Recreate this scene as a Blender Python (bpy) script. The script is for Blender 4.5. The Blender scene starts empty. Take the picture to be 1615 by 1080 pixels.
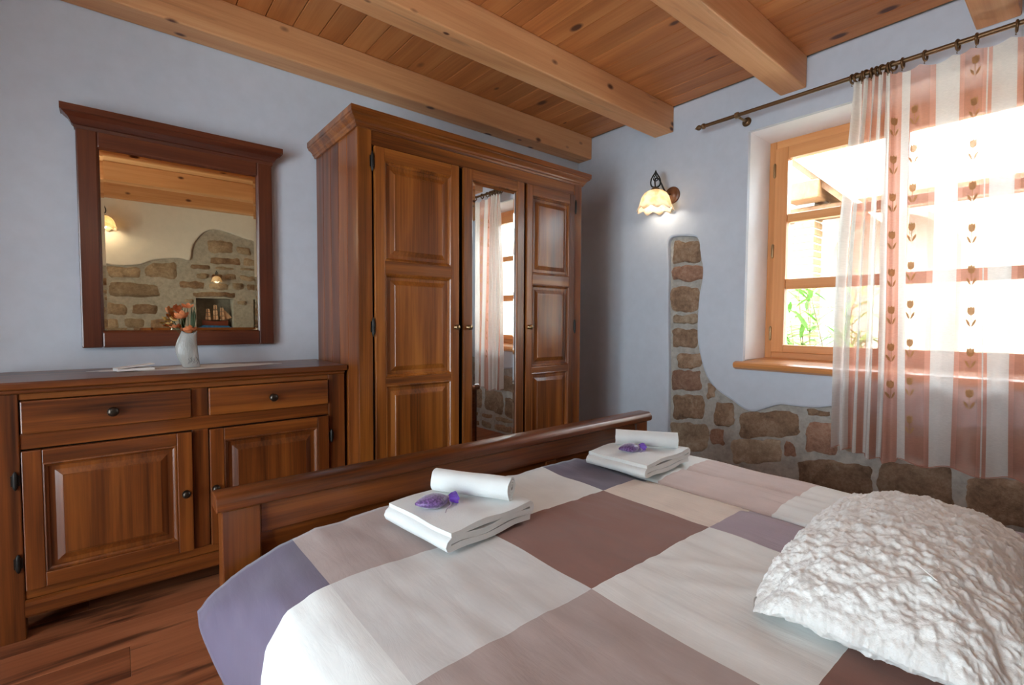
import bpy, bmesh, math, random
from mathutils import Vector, Matrix, noise, geometry
R = math.radians
random.seed(7)
scene = bpy.context.scene
COL = scene.collection

# ------------------------------------------------------------------ camera
cam_data = bpy.data.cameras.new('camera'); cam = bpy.data.objects.new('camera', cam_data); COL.objects.link(cam)
cam_data.sensor_width = 36.0; cam_data.lens = 758.767 / 1615 * 36.0; cam_data.clip_start = 0.02
_r = Vector((0.77002289, -0.63799091, 0.00568728)); _u = Vector((0.02303446, 0.03670741, 0.99906055)); _f = Vector((0.63760031, 0.76916849, -0.04296132))
cam.matrix_world = Matrix(((_r.x, _u.x, -_f.x, 0), (_r.y, _u.y, -_f.y, 0), (_r.z, _u.z, -_f.z, 1.2), (0, 0, 0, 1)))
scene.camera = cam

# ------------------------------------------------------------------ sky, sun, exposure
world = bpy.data.worlds.new('sky'); scene.world = world; world.use_nodes = True
_bg = world.node_tree.nodes['Background']; _bg.inputs[0].default_value = (0.80, 0.90, 1.0, 1); _bg.inputs[1].default_value = 10.5
sun_d = bpy.data.lights.new('sun', 'SUN'); sun_d.energy = 4.0; sun_d.angle = R(1.0); sun_d.color = (1.0, 0.93, 0.82)
sun = bpy.data.objects.new('sun', sun_d); COL.objects.link(sun)
sun.rotation_euler = Vector((0.35, 0.62, -0.9)).to_track_quat('-Z', 'Y').to_euler()

def portal(name, loc, direction, sx, sy):
    d = bpy.data.lights.new(name, 'AREA'); d.shape = 'RECTANGLE'; d.size = sx; d.size_y = sy; d.cycles.is_portal = True
    o = bpy.data.objects.new(name, d); COL.objects.link(o); o.location = loc
    o.rotation_euler = Vector(direction).to_track_quat('-Z', 'Z').to_euler()
    return o
portal('window_portal', (3.66, 0.77, 1.71), (-1, 0, 0), 1.48, 1.56)
portal('fill_door_portal', (-1.86, 0.9, 1.08), (1, 0, 0), 1.6, 2.2)  # guides sky light through the added, unseen door

vs = scene.view_settings
vs.view_transform = 'Standard'; vs.look = 'None'; vs.gamma = 1.0; vs.exposure = 0.76; vs.use_curve_mapping = False
scene.cycles.use_denoising = True
scene.cycles.max_bounces = 10; scene.cycles.diffuse_bounces = 5; scene.cycles.transparent_max_bounces = 16
scene.cycles.sample_clamp_indirect = 8.0

# ------------------------------------------------------------------ key dimensions (metres, camera above the origin)
YB, YR, XW, XL, H = 2.99, -1.45, 3.24, -1.80, 2.80      # mirror wall, bed-head wall, window wall, wall of the added door, ceiling
ZB = 2.614                                               # underside of beams

# ------------------------------------------------------------------ materials
def new_mat(name):
    m = bpy.data.materials.new(name); m.use_nodes = True
    nt = m.node_tree; b = nt.nodes['Principled BSDF']
    return m, nt, b
def node(nt, typ, **kw):
    n = nt.nodes.new(typ)
    for k, v in kw.items(): setattr(n, k, v)
    return n
def setin(n, **kw):
    for k, v in kw.items():
        n.inputs[k.replace('_', ' ')].default_value = v
    return n
def ramp(nt, fac, stops):
    n = node(nt, 'ShaderNodeValToRGB'); e = n.color_ramp.elements
    while len(e) < len(stops): e.new(0.5)
    for i, (p, c) in enumerate(stops):
        e[i].position = p; e[i].color = (*c, 1)
    nt.links.new(fac, n.inputs[0]); return n.outputs[0]
def coords(nt, scale, rand=True, rot=(0, 0, 0)):
    tc = node(nt, 'ShaderNodeTexCoord'); mp = node(nt, 'ShaderNodeMapping')
    mp.inputs['Scale'].default_value = scale; mp.inputs['Rotation'].default_value = rot
    if rand:
        oi = node(nt, 'ShaderNodeObjectInfo'); ml = node(nt, 'ShaderNodeMath', operation='MULTIPLY'); ml.inputs[1].default_value = 53.7
        nt.links.new(oi.outputs['Random'], ml.inputs[0])
        ad = node(nt, 'ShaderNodeVectorMath', operation='ADD')
        nt.links.new(tc.outputs['Object'], ad.inputs[0]); nt.links.new(ml.outputs[0], ad.inputs[1])
        nt.links.new(ad.outputs[0], mp.inputs['Vector'])
    else:
        nt.links.new(tc.outputs['Object'], mp.inputs['Vector'])
    return mp.outputs[0]
def tex_noise(nt, vec, scale, detail=4, rough=0.55, dist=0.0):
    n = node(nt, 'ShaderNodeTexNoise'); nt.links.new(vec, n.inputs['Vector'])
    setin(n, Scale=scale, Detail=detail, Roughness=rough, Distortion=dist); return n.outputs['Fac']
def mixc(nt, fac, a, b, blend='MIX'):
    n = node(nt, 'ShaderNodeMix', data_type='RGBA', blend_type=blend)
    for sock, v in ((n.inputs[0], fac), (n.inputs[6], a), (n.inputs[7], b)):
        if isinstance(v, (int, float)): sock.default_value = v
        elif isinstance(v, tuple): sock.default_value = (*v, 1)
        else: nt.links.new(v, sock)
    return n.outputs[2]
def math_n(nt, op, a, b=0.5):
    n = node(nt, 'ShaderNodeMath', operation=op)
    for s, v in ((n.inputs[0], a), (n.inputs[1], b)):
        if isinstance(v, (int, float)): s.default_value = v
        else: nt.links.new(v, s)
    return n.outputs[0]
def bump(nt, b, h, strength, dist=0.01):
    n = node(nt, 'ShaderNodeBump'); setin(n, Strength=strength, Distance=dist)
    nt.links.new(h, n.inputs['Height']); nt.links.new(n.outputs[0], b.inputs['Normal'])

def wood(name, cols, axis, rough=0.35, coat=0.0, fine=90, varied=0.25, bmp=0.15, figure=7.0, knots=None, streak=0.0, streak_at=0.60):
    """grain runs along `axis` (0,1,2)"""
    m, nt, b = new_mat(name)
    st = [1.0, 1.0, 1.0]; st[axis] = 0.07
    v = coords(nt, tuple(st))
    big = tex_noise(nt, v, figure, 3, 0.5, 1.2)
    st2 = [1.0, 1.0, 1.0]; st2[axis] = 0.02
    v2 = coords(nt, tuple(st2))
    fin = tex_noise(nt, v2, fine, 4, 0.7)
    f = math_n(nt, 'ADD', math_n(nt, 'MULTIPLY', big, 0.65), math_n(nt, 'MULTIPLY', fin, 0.35))
    c = ramp(nt, f, [(0.34, cols[0]), (0.5, cols[1]), (0.66, cols[2])])
    oi = node(nt, 'ShaderNodeObjectInfo')
    val = math_n(nt, 'ADD', math_n(nt, 'MULTIPLY', oi.outputs['Random'], varied), 1.0 - varied / 2)
    hs = node(nt, 'ShaderNodeHueSaturation'); nt.links.new(val, hs.inputs['Value']); nt.links.new(c, hs.inputs['Color'])
    c = hs.outputs[0]
    if knots:
        st3 = [1.0, 1.0, 1.0]; st3[axis] = 0.55
        v3 = coords(nt, tuple(st3))
        vo = node(nt, 'ShaderNodeTexVoronoi'); nt.links.new(v3, vo.inputs['Vector']); vo.inputs['Scale'].default_value = knots
        sep = node(nt, 'ShaderNodeSeparateColor'); nt.links.new(vo.outputs['Color'], sep.inputs[0])
        size = math_n(nt, 'MULTIPLY', math_n(nt, 'GREATER_THAN', sep.outputs[0], 0.25), math_n(nt, 'ADD', math_n(nt, 'MULTIPLY', sep.outputs[1], 0.13), 0.08))
        k = math_n(nt, 'DIVIDE', vo.outputs['Distance'], math_n(nt, 'ADD', size, 0.0005))
        kr = ramp(nt, k, [(0.55, (1, 1, 1)), (1.0, (0, 0, 0))])
        c = mixc(nt, kr, c, (0.10, 0.030, 0.012))
    if streak:
        st4 = [1.0, 1.0, 1.0]; st4[axis] = 0.10
        sk = tex_noise(nt, coords(nt, tuple(st4)), 11.0, 4, 0.6, 0.6)
        c = mixc(nt, ramp(nt, sk, [(streak_at, (0, 0, 0)), (streak_at + .10, (streak,) * 3)]), c, (0.05, 0.014, 0.008))
    nt.links.new(c, b.inputs['Base Color'])
    b.inputs['Roughness'].default_value = rough; b.inputs['Coat Weight'].default_value = coat; b.inputs['Coat Roughness'].default_value = 0.18
    bump(nt, b, fin, bmp, 0.002)
    return m
def plain(name, col, rough=0.5, metal=0.0, nscale=0, namp=0.1, bmp=0.0, **kw):
    m, nt, b = new_mat(name)
    b.inputs['Roughness'].default_value = rough; b.inputs['Metallic'].default_value = metal
    for k, v in kw.items(): b.inputs[k.replace('_', ' ')].default_value = v
    if nscale:
        n = tex_noise(nt, coords(nt, (1, 1, 1)), nscale, 4, 0.6)
        lo = tuple(max(0, c * (1 - namp)) for c in col); hi = tuple(min(1, c * (1 + namp)) for c in col)
        nt.links.new(ramp(nt, n, [(0.3, lo), (0.7, hi)]), b.inputs['Base Color'])
        if bmp: bump(nt, b, n, bmp, 0.004)
    else:
        b.inputs['Base Color'].default_value = (*col, 1)
    return m

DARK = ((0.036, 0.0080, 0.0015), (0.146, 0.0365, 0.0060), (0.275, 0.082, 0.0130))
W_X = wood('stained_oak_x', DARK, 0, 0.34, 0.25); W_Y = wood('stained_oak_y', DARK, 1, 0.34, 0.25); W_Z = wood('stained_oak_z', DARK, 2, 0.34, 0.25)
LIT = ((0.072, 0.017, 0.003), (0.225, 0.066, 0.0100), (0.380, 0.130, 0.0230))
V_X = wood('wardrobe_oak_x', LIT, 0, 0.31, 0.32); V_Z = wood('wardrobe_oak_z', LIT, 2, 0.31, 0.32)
MAH = ((0.05, 0.011, 0.005), (0.10, 0.024, 0.010), (0.16, 0.042, 0.016))
M_X = wood('mirror_frame_wood_x', MAH, 0, 0.3, 0.3); M_Z = wood('mirror_frame_wood_z', MAH, 2, 0.3, 0.3)
PINE = ((0.54, 0.235, 0.092), (0.68, 0.335, 0.145), (0.79, 0.44, 0.215))
P_X = wood('pine_beam', PINE, 0, 0.55, 0, 60, 0.12, 0.1, 5.0, knots=8.5, streak=0.45, streak_at=0.64)
BOARD = ((0.36, 0.118, 0.032), (0.48, 0.172, 0.048), (0.58, 0.24, 0.078))
P_Y = wood('pine_board', BOARD, 1, 0.5, 0, 60, 0.22, 0.1, 5.0, knots=6.0)
FLR = ((0.17, 0.050, 0.020), (0.32, 0.105, 0.043), (0.42, 0.155, 0.068))
F_X = wood('laminate_plank', FLR, 0, 0.38, 0.1, 60, 0.16, 0.06, 6.0, streak=0.85, streak_at=0.55)
ORG = ((0.58, 0.235, 0.075), (0.68, 0.30, 0.105), (0.76, 0.365, 0.14))
O_Y = wood('window_wood_y', ORG, 1, 0.35, 0.2, 60, 0.06); O_Z = wood('window_wood_z', ORG, 2, 0.35, 0.2, 60, 0.06)
PLASTER = plain('blue_grey_plaster', (0.56, 0.605, 0.675), 0.9, 0, 14, 0.03, 0.06)
REVEAL = plain('white_plaster', (0.86, 0.87, 0.90), 0.9, 0, 14, 0.02, 0.05)
CREAM = plain('pale_plaster', (0.74, 0.72, 0.68), 0.9, 0, 14, 0.03, 0.05)
MORTAR = plain('grey_mortar', (0.40, 0.375, 0.335), 0.95, 0, 26, 0.2, 1.0)
BRASS = plain('aged_brass', (0.34, 0.23, 0.12), 0.28, 0.95)
BRONZE = plain('rod_bronze', (0.16, 0.085, 0.035), 0.4, 0.6)
IRON = plain('black_iron', (0.02, 0.018, 0.016), 0.45, 0.5)
def mirror_mat(name, col):
    m, nt, b = new_mat(name); b.inputs['Base Color'].default_value = (*col, 1); b.inputs['Metallic'].default_value = 1; b.inputs['Roughness'].default_value = 0.012
    return m
GLASS_WARM = mirror_mat('warm_mirror_glass', (0.80, 0.69, 0.47)); GLASS_MIR = mirror_mat('mirror_glass', (0.88, 0.89, 0.87))
def pane_mat(name, tint=(0.97, 0.99, 0.98)):
    m = bpy.data.materials.new(name); m.use_nodes = True; nt = m.node_tree; nt.nodes.clear()
    out = node(nt, 'ShaderNodeOutputMaterial'); tr = node(nt, 'ShaderNodeBsdfTransparent'); gl = node(nt, 'ShaderNodeBsdfGlossy'); mx = node(nt, 'ShaderNodeMixShader'); fr = node(nt, 'ShaderNodeFresnel')
    tr.inputs[0].default_value = (*tint, 1); gl.inputs['Roughness'].default_value = 0.02; fr.inputs[0].default_value = 1.3
    nt.links.new(fr.outputs[0], mx.inputs[0]); nt.links.new(tr.outputs[0], mx.inputs[1]); nt.links.new(gl.outputs[0], mx.inputs[2]); nt.links.new(mx.outputs[0], out.inputs[0])
    return m
PANE = pane_mat('window_glass')
def cloth_mat(name, col, weave=900, bmp=0.12, sheen=0.2, wr=0.0, wscale=(3, 40, 1)):
    m, nt, b = new_mat(name); b.inputs['Roughness'].default_value = 0.9; b.inputs['Sheen Weight'].default_value = sheen
    v = coords(nt, (1, 1, 1), False)
    n = tex_noise(nt, v, weave, 2, 0.5); big = tex_noise(nt, v, 9, 3, 0.5)
    lo = tuple(c * 0.93 for c in col)
    nt.links.new(ramp(nt, big, [(0.35, lo), (0.65, col)]), b.inputs['Base Color'])
    if wr:
        v2 = coords(nt, wscale, False); w = tex_noise(nt, v2, 1.0, 5, 0.6, 0.4)
        bump(nt, b, w, wr, 0.02)
    else: bump(nt, b, n, bmp, 0.001)
    return m
def thin_cloth(name, col, trans, transl, tint):
    m = bpy.data.materials.new(name); m.use_nodes = True; nt = m.node_tree; nt.nodes.clear()
    out = node(nt, 'ShaderNodeOutputMaterial'); df = node(nt, 'ShaderNodeBsdfDiffuse'); tl = node(nt, 'ShaderNodeBsdfTranslucent'); tr = node(nt, 'ShaderNodeBsdfTransparent')
    v = coords(nt, (1, 12, 60), False); n = tex_noise(nt, v, 6, 3, 0.6)
    c = ramp(nt, n, [(0.3, tuple(x * 0.86 for x in col)), (0.7, col)])
    nt.links.new(c, df.inputs[0]); nt.links.new(c, tl.inputs[0]); tr.inputs[0].default_value = (*tint, 1)
    m1 = node(nt, 'ShaderNodeMixShader'); m1.inputs[0].default_value = transl; m2 = node(nt, 'ShaderNodeMixShader'); m2.inputs[0].default_value = trans
    nt.links.new(df.outputs[0], m1.inputs[1]); nt.links.new(tl.outputs[0], m1.inputs[2]); nt.links.new(m1.outputs[0], m2.inputs[1]); nt.links.new(tr.outputs[0], m2.inputs[2]); nt.links.new(m2.outputs[0], out.inputs[0])
    return m
def stone_mat(name, a, b_, c_):
    m, nt, b = new_mat(name); b.inputs['Roughness'].default_value = 0.92
    v = coords(nt, (1, 1, 1)); n1 = tex_noise(nt, v, 7, 5, 0.65, 0.6); n2 = tex_noise(nt, v, 42, 6, 0.7)
    f = math_n(nt, 'ADD', math_n(nt, 'MULTIPLY', n1, 0.6), math_n(nt, 'MULTIPLY', n2, 0.4))
    c = ramp(nt, f, [(0.33, a), (0.5, b_), (0.68, c_)])
    oi = node(nt, 'ShaderNodeObjectInfo'); hs = node(nt, 'ShaderNodeHueSaturation')
    nt.links.new(math_n(nt, 'ADD', math_n(nt, 'MULTIPLY', oi.outputs['Random'], 0.4), 0.8), hs.inputs['Value']); nt.links.new(c, hs.inputs['Color'])
    nt.links.new(hs.outputs[0], b.inputs['Base Color']); bump(nt, b, n2, 0.9, 0.012)
    return m
STONE = stone_mat('brown_fieldstone', (0.13, 0.075, 0.045), (0.30, 0.19, 0.118), (0.47, 0.35, 0.25))
STONE_RED = stone_mat('reddish_fieldstone', (0.15, 0.07, 0.045), (0.32, 0.175, 0.115), (0.46, 0.31, 0.22))
STONE_TAN = stone_mat('tan_fieldstone', (0.18, 0.125, 0.08), (0.34, 0.25, 0.17), (0.50, 0.41, 0.30))

# ------------------------------------------------------------------ mesh helpers
class MB:
    def __init__(s): s.v = []; s.f = []; s.mi = []
    def add(s, vs_, fs, mi=0):
        o = len(s.v); s.v += [tuple(p) for p in vs_]; s.f += [tuple(i + o for i in f) for f in fs]; s.mi += [mi] * len(fs); return s
    def box(s, x0, x1, y0, y1, z0, z1, mi=0):
        return s.add([(x0, y0, z0), (x1, y0, z0), (x1, y1, z0), (x0, y1, z0), (x0, y0, z1), (x1, y0, z1), (x1, y1, z1), (x0, y1, z1)],
                     [(3, 2, 1, 0), (4, 5, 6, 7), (0, 1, 5, 4), (1, 2, 6, 5), (2, 3, 7, 6), (3, 0, 4, 7)], mi)
    def loft(s, rings, close=True, cap=(True, True), mi=0):
        n = len(rings[0]); vs_ = [p for r in rings for p in r]; fs = []
        for i in range(len(rings) - 1):
            for j in range(n if close else n - 1):
                k = (j + 1) % n; fs.append((i * n + j, i * n + k, (i + 1) * n + k, (i + 1) * n + j))
        if cap[0]: fs.append(tuple(reversed(range(n))))
        if cap[1]: fs.append(tuple(range((len(rings) - 1) * n, len(rings) * n)))
        return s.add(vs_, fs, mi)
    def lathe(s, prof, n=16, M=None, mi=0, cap=(True, True)):
        """profile (r, h) turned around local Z, placed by M"""
        M = M or Matrix()
        return s.loft([[M @ Vector((r * math.cos(2 * math.pi * k / n), r * math.sin(2 * math.pi * k / n), h)) for k in range(n)] for r, h in prof], True, cap, mi)
    def tube(s, pts, r, n=8, mi=0):
        pts = [Vector(p) for p in pts]; rings = []; up = Vector((0.13, 0.31, 0.94)); rr = r if isinstance(r, (list, tuple)) else [r] * len(pts)
        for i, p in enumerate(pts):
            t = (pts[min(i + 1, len(pts) - 1)] - pts[max(i - 1, 0)]).normalized()
            a = t.cross(up)
            if a.length < 1e-4: a = t.cross(Vector((1, 0, 0)))
            a.normalize(); b = t.cross(a)
            rings.append([p + (a * math.cos(2 * math.pi * k / n) + b * math.sin(2 * math.pi * k / n)) * rr[i] for k in range(n)])
        return s.loft(rings, True, (True, True), mi)
    def rings_y(s, x0, x1, z0, z1, steps, mi=0, last=True, flip=False):
        """nested rectangles facing -Y: steps = (inset, y)"""
        rs = []
        for i, y in steps: rs.append([(x0 + i, y, z0 + i), (x1 - i, y, z0 + i), (x1 - i, y, z1 - i), (x0 + i, y, z1 - i)])
        return s.loft(rs, True, (False, last), mi)
    def build(s, name, mat, parent=None, bevel=0.0, seg=2, smooth=False, loc=None, M=None):
        me = bpy.data.meshes.new(name)
        bm = bmesh.new(); bv = [bm.verts.new(p) for p in s.v]
        for f, mi in zip(s.f, s.mi):
            try: fc = bm.faces.new([bv[i] for i in f]); fc.material_index = mi
            except ValueError: pass
        bmesh.ops.recalc_face_normals(bm, faces=bm.faces)
        if bevel:
            es = [e for e in bm.edges if len(e.link_faces) == 2 and e.calc_face_angle(0) > 0.5]
            bmesh.ops.bevel(bm, geom=es, offset=bevel, segments=seg, affect='EDGES', profile=0.5, clamp_overlap=True)
        if smooth:
            for f in bm.faces: f.smooth = True
        bm.to_mesh(me); bm.free()
        for m in (mat if isinstance(mat, (list, tuple)) else [mat]): me.materials.append(m)
        if smooth == 'auto': me.set_sharp_from_angle(angle=R(40))
        return link(name, me, parent, loc, M)
def link(name, me, parent=None, loc=None, M=None):
    o = bpy.data.objects.new(name, me); COL.objects.link(o)
    if parent is not None: o.parent = parent
    if M is not None: o.matrix_local = M
    elif loc is not None: o.location = loc
    return o
def tag(o, label, cat, group=None, kind=None):
    o['label'] = label; o['category'] = cat
    if group: o['group'] = group
    if kind: o['kind'] = kind
    return o
def thing(name, label, cat, loc=(0, 0, 0), group=None, kind=None, rz=0.0):
    o = bpy.data.objects.new(name, None); COL.objects.link(o); o.location = loc; o.rotation_euler = (0, 0, rz)
    return tag(o, label, cat, group, kind)
def copy_tree(o, parent=None):
    c = o.copy(); COL.objects.link(c); c.parent = parent
    for ch in list(o.children): copy_tree(ch, c)
    return c
def solid(o, t, off=-1.0):
    m = o.modifiers.new('thickness', 'SOLIDIFY'); m.thickness = t; m.offset = off; return o
def smoothstep(a, b, x):
    t = max(0.0, min(1.0, (x - a) / (b - a))); return t * t * (3 - 2 * t)
def n3(x, y, z): return noise.noise(Vector((x, y, z)))
AX_NY = Matrix(((1, 0, 0), (0, 0, -1), (0, 1, 0))).to_4x4()          # local Z -> world -Y
def at(x, y, z, rot=None): return Matrix.Translation((x, y, z)) @ (rot or Matrix())
AX_NX = Vector((-1, 0, 0)).to_track_quat('Z', 'Y').to_matrix().to_4x4()
AX_PX = Vector((1, 0, 0)).to_track_quat('Z', 'Y').to_matrix().to_4x4()
AX_PY = Vector((0, 1, 0)).to_track_quat('Z', 'Y').to_matrix().to_4x4()

# ================================================================== STRUCTURE
# floor: laminate planks along X
floor = MB().box(XL - .3, XW + .36, YR - .4, YB + .2, -0.10, -0.012).build('floor', MORTAR); tag(floor, 'reddish brown wood-look laminate floor', 'floor', kind='structure')
PW, PL = 0.193, 1.285
plank_me = {}
row = 0; y = YR
while y < YB - 1e-4:
    w = min(PW, YB - y); x = XL - (row * 0.47 % PL)
    while x < XW + 0.03:
        a, b = max(x, XL), min(x + PL, XW + 0.03)
        if b - a > 0.02:
            key = (round(b - a, 3), round(w, 3))
            if key not in plank_me:
                o = MB().box(0.0004, b - a - 0.0004, 0.0004, w - 0.0004, -0.011, 0).build('plank', F_X, floor, bevel=0.0008, seg=1, loc=(a, y, 0)); plank_me[key] = o.data
            else: link('plank', plank_me[key], floor, (a, y, 0))
        x += PL
    y += PW; row += 1

# ceiling: pine boards along Y on a dark deck
ceil = MB().box(XL - .3, XW + 0.5, YR - .4, YB + 0.2, H + 0.02, H + 0.30).build('ceiling', PLASTER); tag(ceil, 'varnished pine board ceiling above the beams', 'ceiling', kind='structure')
BW = 0.136; x = XW; bme = None
while x > XL:
    w = min(BW, x - XL)
    if w < BW - 1e-4 or bme is None:
        o = MB().box(-w + 0.0015, -0.0015, 0, YB - YR, 0, 0.019).build('board', P_Y, ceil, bevel=0.003, seg=1, loc=(x, YR, H)); bme = bme or o.data
    else: link('board', bme, ceil, (x, YR, H))
    x -= BW
# beams along X
def beam(y0, y1, label):
    mb = MB().box(0, XW - XL, 0, y1 - y0, 0, H - ZB)
    o = mb.build('ceiling_beam', P_X, None, bevel=0.008, seg=2, loc=(XL, y0, ZB)); tag(o, label, 'beam', 'pine ceiling beams', 'structure'); return o
beam(2.835, 2.985, 'pine ceiling beam running along the top of the mirror wall')
beam(2.040, 2.200, 'second pine ceiling beam, ending above the wall lamp')
beam(1.150, 1.297, 'pine ceiling beam ending above the corner of the window')
beam(0.260, 0.412, 'pine ceiling beam above the curtain rod')
beam(-0.63, -0.48, 'pine ceiling beam over the bed pillows, seen in the wall mirror')
beam(-1.44, -1.30, 'pine ceiling beam along the bed-head wall, seen in the wall mirror')

# plain walls
w = MB().box(XL - 0.2, XW + 0.36, YB, YB + 0.2, 0, H + 0.02).build('wall_back', PLASTER); tag(w, 'pale blue-grey plaster wall behind dresser and wardrobe', 'wall', kind='structure')

def skin(outer, holes, place, t, lip, mb, rim_holes=False):
    """plaster layer with a rounded lip: polygon loops in (a, b); place(a, b, d) gives the point d metres behind the face"""
    def offset(loop, d):
        n = len(loop); area = sum(loop[i][0] * loop[(i + 1) % n][1] - loop[(i + 1) % n][0] * loop[i][1] for i in range(n)); sg = 1 if area > 0 else -1
        out = []
        for i in range(n):
            p0, p1, p2 = Vector(loop[i - 1]), Vector(loop[i]), Vector(loop[(i + 1) % n])
            e1 = (p1 - p0).normalized(); e2 = (p2 - p1).normalized(); nn = Vector((-(e1.y + e2.y), e1.x + e2.x))
            nn = nn.normalized() if nn.length > 1e-6 else Vector((-e1.y, e1.x)); out.append(p1 + nn * d * sg)
        return out
    fl = offset(outer, lip); loops = [fl] + [[Vector(p) for p in h] for h in holes]
    tri = geometry.tessellate_polygon([[Vector((p.x, p.y, 0)) for p in l] for l in loops]); flat = [p for l in loops for p in l]
    mb.add([place(p.x, p.y, 0) for p in flat], tri)
    mb.loft([[place(p.x, p.y, 0) for p in fl], [place(*((Vector(q) * 0.72 + p * 0.28)), lip * 0.30) for p, q in zip(fl, outer)], [place(*q, lip) for q in outer], [place(*q, t) for q in outer]], True, (False, False))
    for h in holes: mb.loft([[place(*q, 0) for q in h], [place(*q, t) for q in h]], True, (False, False))

def blob(mb, poly, place, depth, out, res=7, seed=0.0, rough=0.014, grow=1.05):
    """a rough stone: quad poly in (a, b), its face bulging `out` in front of depth"""
    P = [Vector(p) for p in poly]; g = []
    for j in range(res + 1):
        v = j / res
        for i in range(res + 1):
            u = i / res
            q = P[0].lerp(P[1], u).lerp(P[3].lerp(P[2], u), v)
            cu, cv = 2 * u - 1, 2 * v - 1
            r = (abs(cu) ** 8 + abs(cv) ** 8) ** 0.125; m = max(abs(cu), abs(cv))
            c = (P[0] + P[1] + P[2] + P[3]) / 4; q = c + (q - c) * grow
            if r > 1e-6: q = c + (q - c) * (m / r if m else 1)
            s = n3(q.x * 9 + seed, q.y * 9, seed) ; s2 = n3(q.x * 31 + seed, q.y * 31, seed)
            q = q + Vector((n3(q.x * 12, q.y * 12, seed + 3), n3(q.x * 12, q.y * 12, seed + 9))) * 0.026 * m + Vector((n3(q.x * 40, q.y * 40, seed + 5), n3(q.x * 40, q.y * 40, seed + 7))) * 0.008 * m
            e = max(0.0, 1 - m ** 6)
            d = depth - (out * (0.35 + 0.65 * e) + (s * 1.0 + s2 * 0.55) * rough * (0.3 + 0.7 * e)) if m < 0.999 else depth + 0.012
            g.append(place(q.x, q.y, d))
    n = res + 1
    mb.add(g, [(j * n + i, j * n + i + 1, (j + 1) * n + i + 1, (j + 1) * n + i) for j in range(res) for i in range(res)])

# ---- window wall
pl_r = lambda a, b, d: (XW + d, a, b)
WY0, WY1, WZ0, WZ1 = 0.05, 1.487, 0.955, 2.455
wr = MB(); T0 = 0.03; T1 = 0.36
for a0, a1, b0, b1 in ((YR - .4, WY0, -.05, H + .02), (WY1, YB + .2, -.05, H + .02), (WY0, WY1, -.05, WZ0 - .06), (WY0, WY1, WZ1, H + .02)):
    wr.box(XW + T0, XW + T1, a0, a1, b0, b1)
wall_r = wr.build('wall_right', MORTAR); tag(wall_r, 'window wall with blue-grey plaster around exposed stone', 'wall', kind='structure')
bound = [(2.038, 0.0), (2.038, 0.308), (2.04, 0.793), (2.056, 1.274), (2.057, 1.593), (2.067, 1.768), (2.054, 1.829), (2.001, 1.841), (1.882, 1.826), (1.828, 1.793), (1.81, 1.678), (1.791, 1.587), (1.796, 1.497),
         (1.814, 1.393), (1.822, 1.241), (1.82, 1.089), (1.792, 0.953), (1.744, 0.82), (1.664, 0.731), (1.558, 0.671), (1.471, 0.621), (1.401, 0.617), (1.323, 0.653), (1.247, 0.684), (1.137, 0.686), (1.033, 0.694), (0.935, 0.715),
         (0.75, 0.70), (0.55, 0.66), (0.35, 0.69), (0.1, 0.72), (-0.2, 0.68), (-0.6, 0.72), (-1.0, 0.66), (YR, 0.70)]
def smooth_poly(pts, k=3):
    out = []
    for i in range(len(pts) - 1):
        p0, p1, p2, p3 = (Vector(pts[max(i - 1, 0)]), Vector(pts[i]), Vector(pts[i + 1]), Vector(pts[min(i + 2, len(pts) - 1)]))
        for j in range(k):
            t = j / k; out.append(tuple(0.5 * ((2 * p1) + (-p0 + p2) * t + (2 * p0 - 5 * p1 + 4 * p2 - p3) * t * t + (-p0 + 3 * p1 - 3 * p2 + p3) * t ** 3)))
    return out + [pts[-1]]
outer = smooth_poly(bound) + [(YR - 0.02, H), (YB + 0.02, H), (YB + 0.02, 0.0)]
pm = MB(); skin(outer, [[(WY0, WZ0 - .06), (WY1, WZ0 - .06), (WY1, WZ1), (WY0, WZ1)]], pl_r, T0 + 0.002, 0.016, pm)
po = pm.build('plaster', PLASTER, wall_r, smooth='auto'); po['label'] = 'blue-grey plaster skin with a curved rounded edge'
rv = MB(); e = 0.004
rv.box(XW + T0, XW + 0.34, WY1 - 0.001, WY1 + 0.02, WZ0, WZ1); rv.box(XW + T0, XW + 0.34, WY0 - 0.02, WY0 + 0.001, WZ0, WZ1); rv.box(XW + T0, XW + 0.34, WY0, WY1, WZ1 - 0.001, WZ1 + 0.02)
rv.build('reveal', REVEAL, wall_r)['label'] = 'white plastered window reveal'
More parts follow.
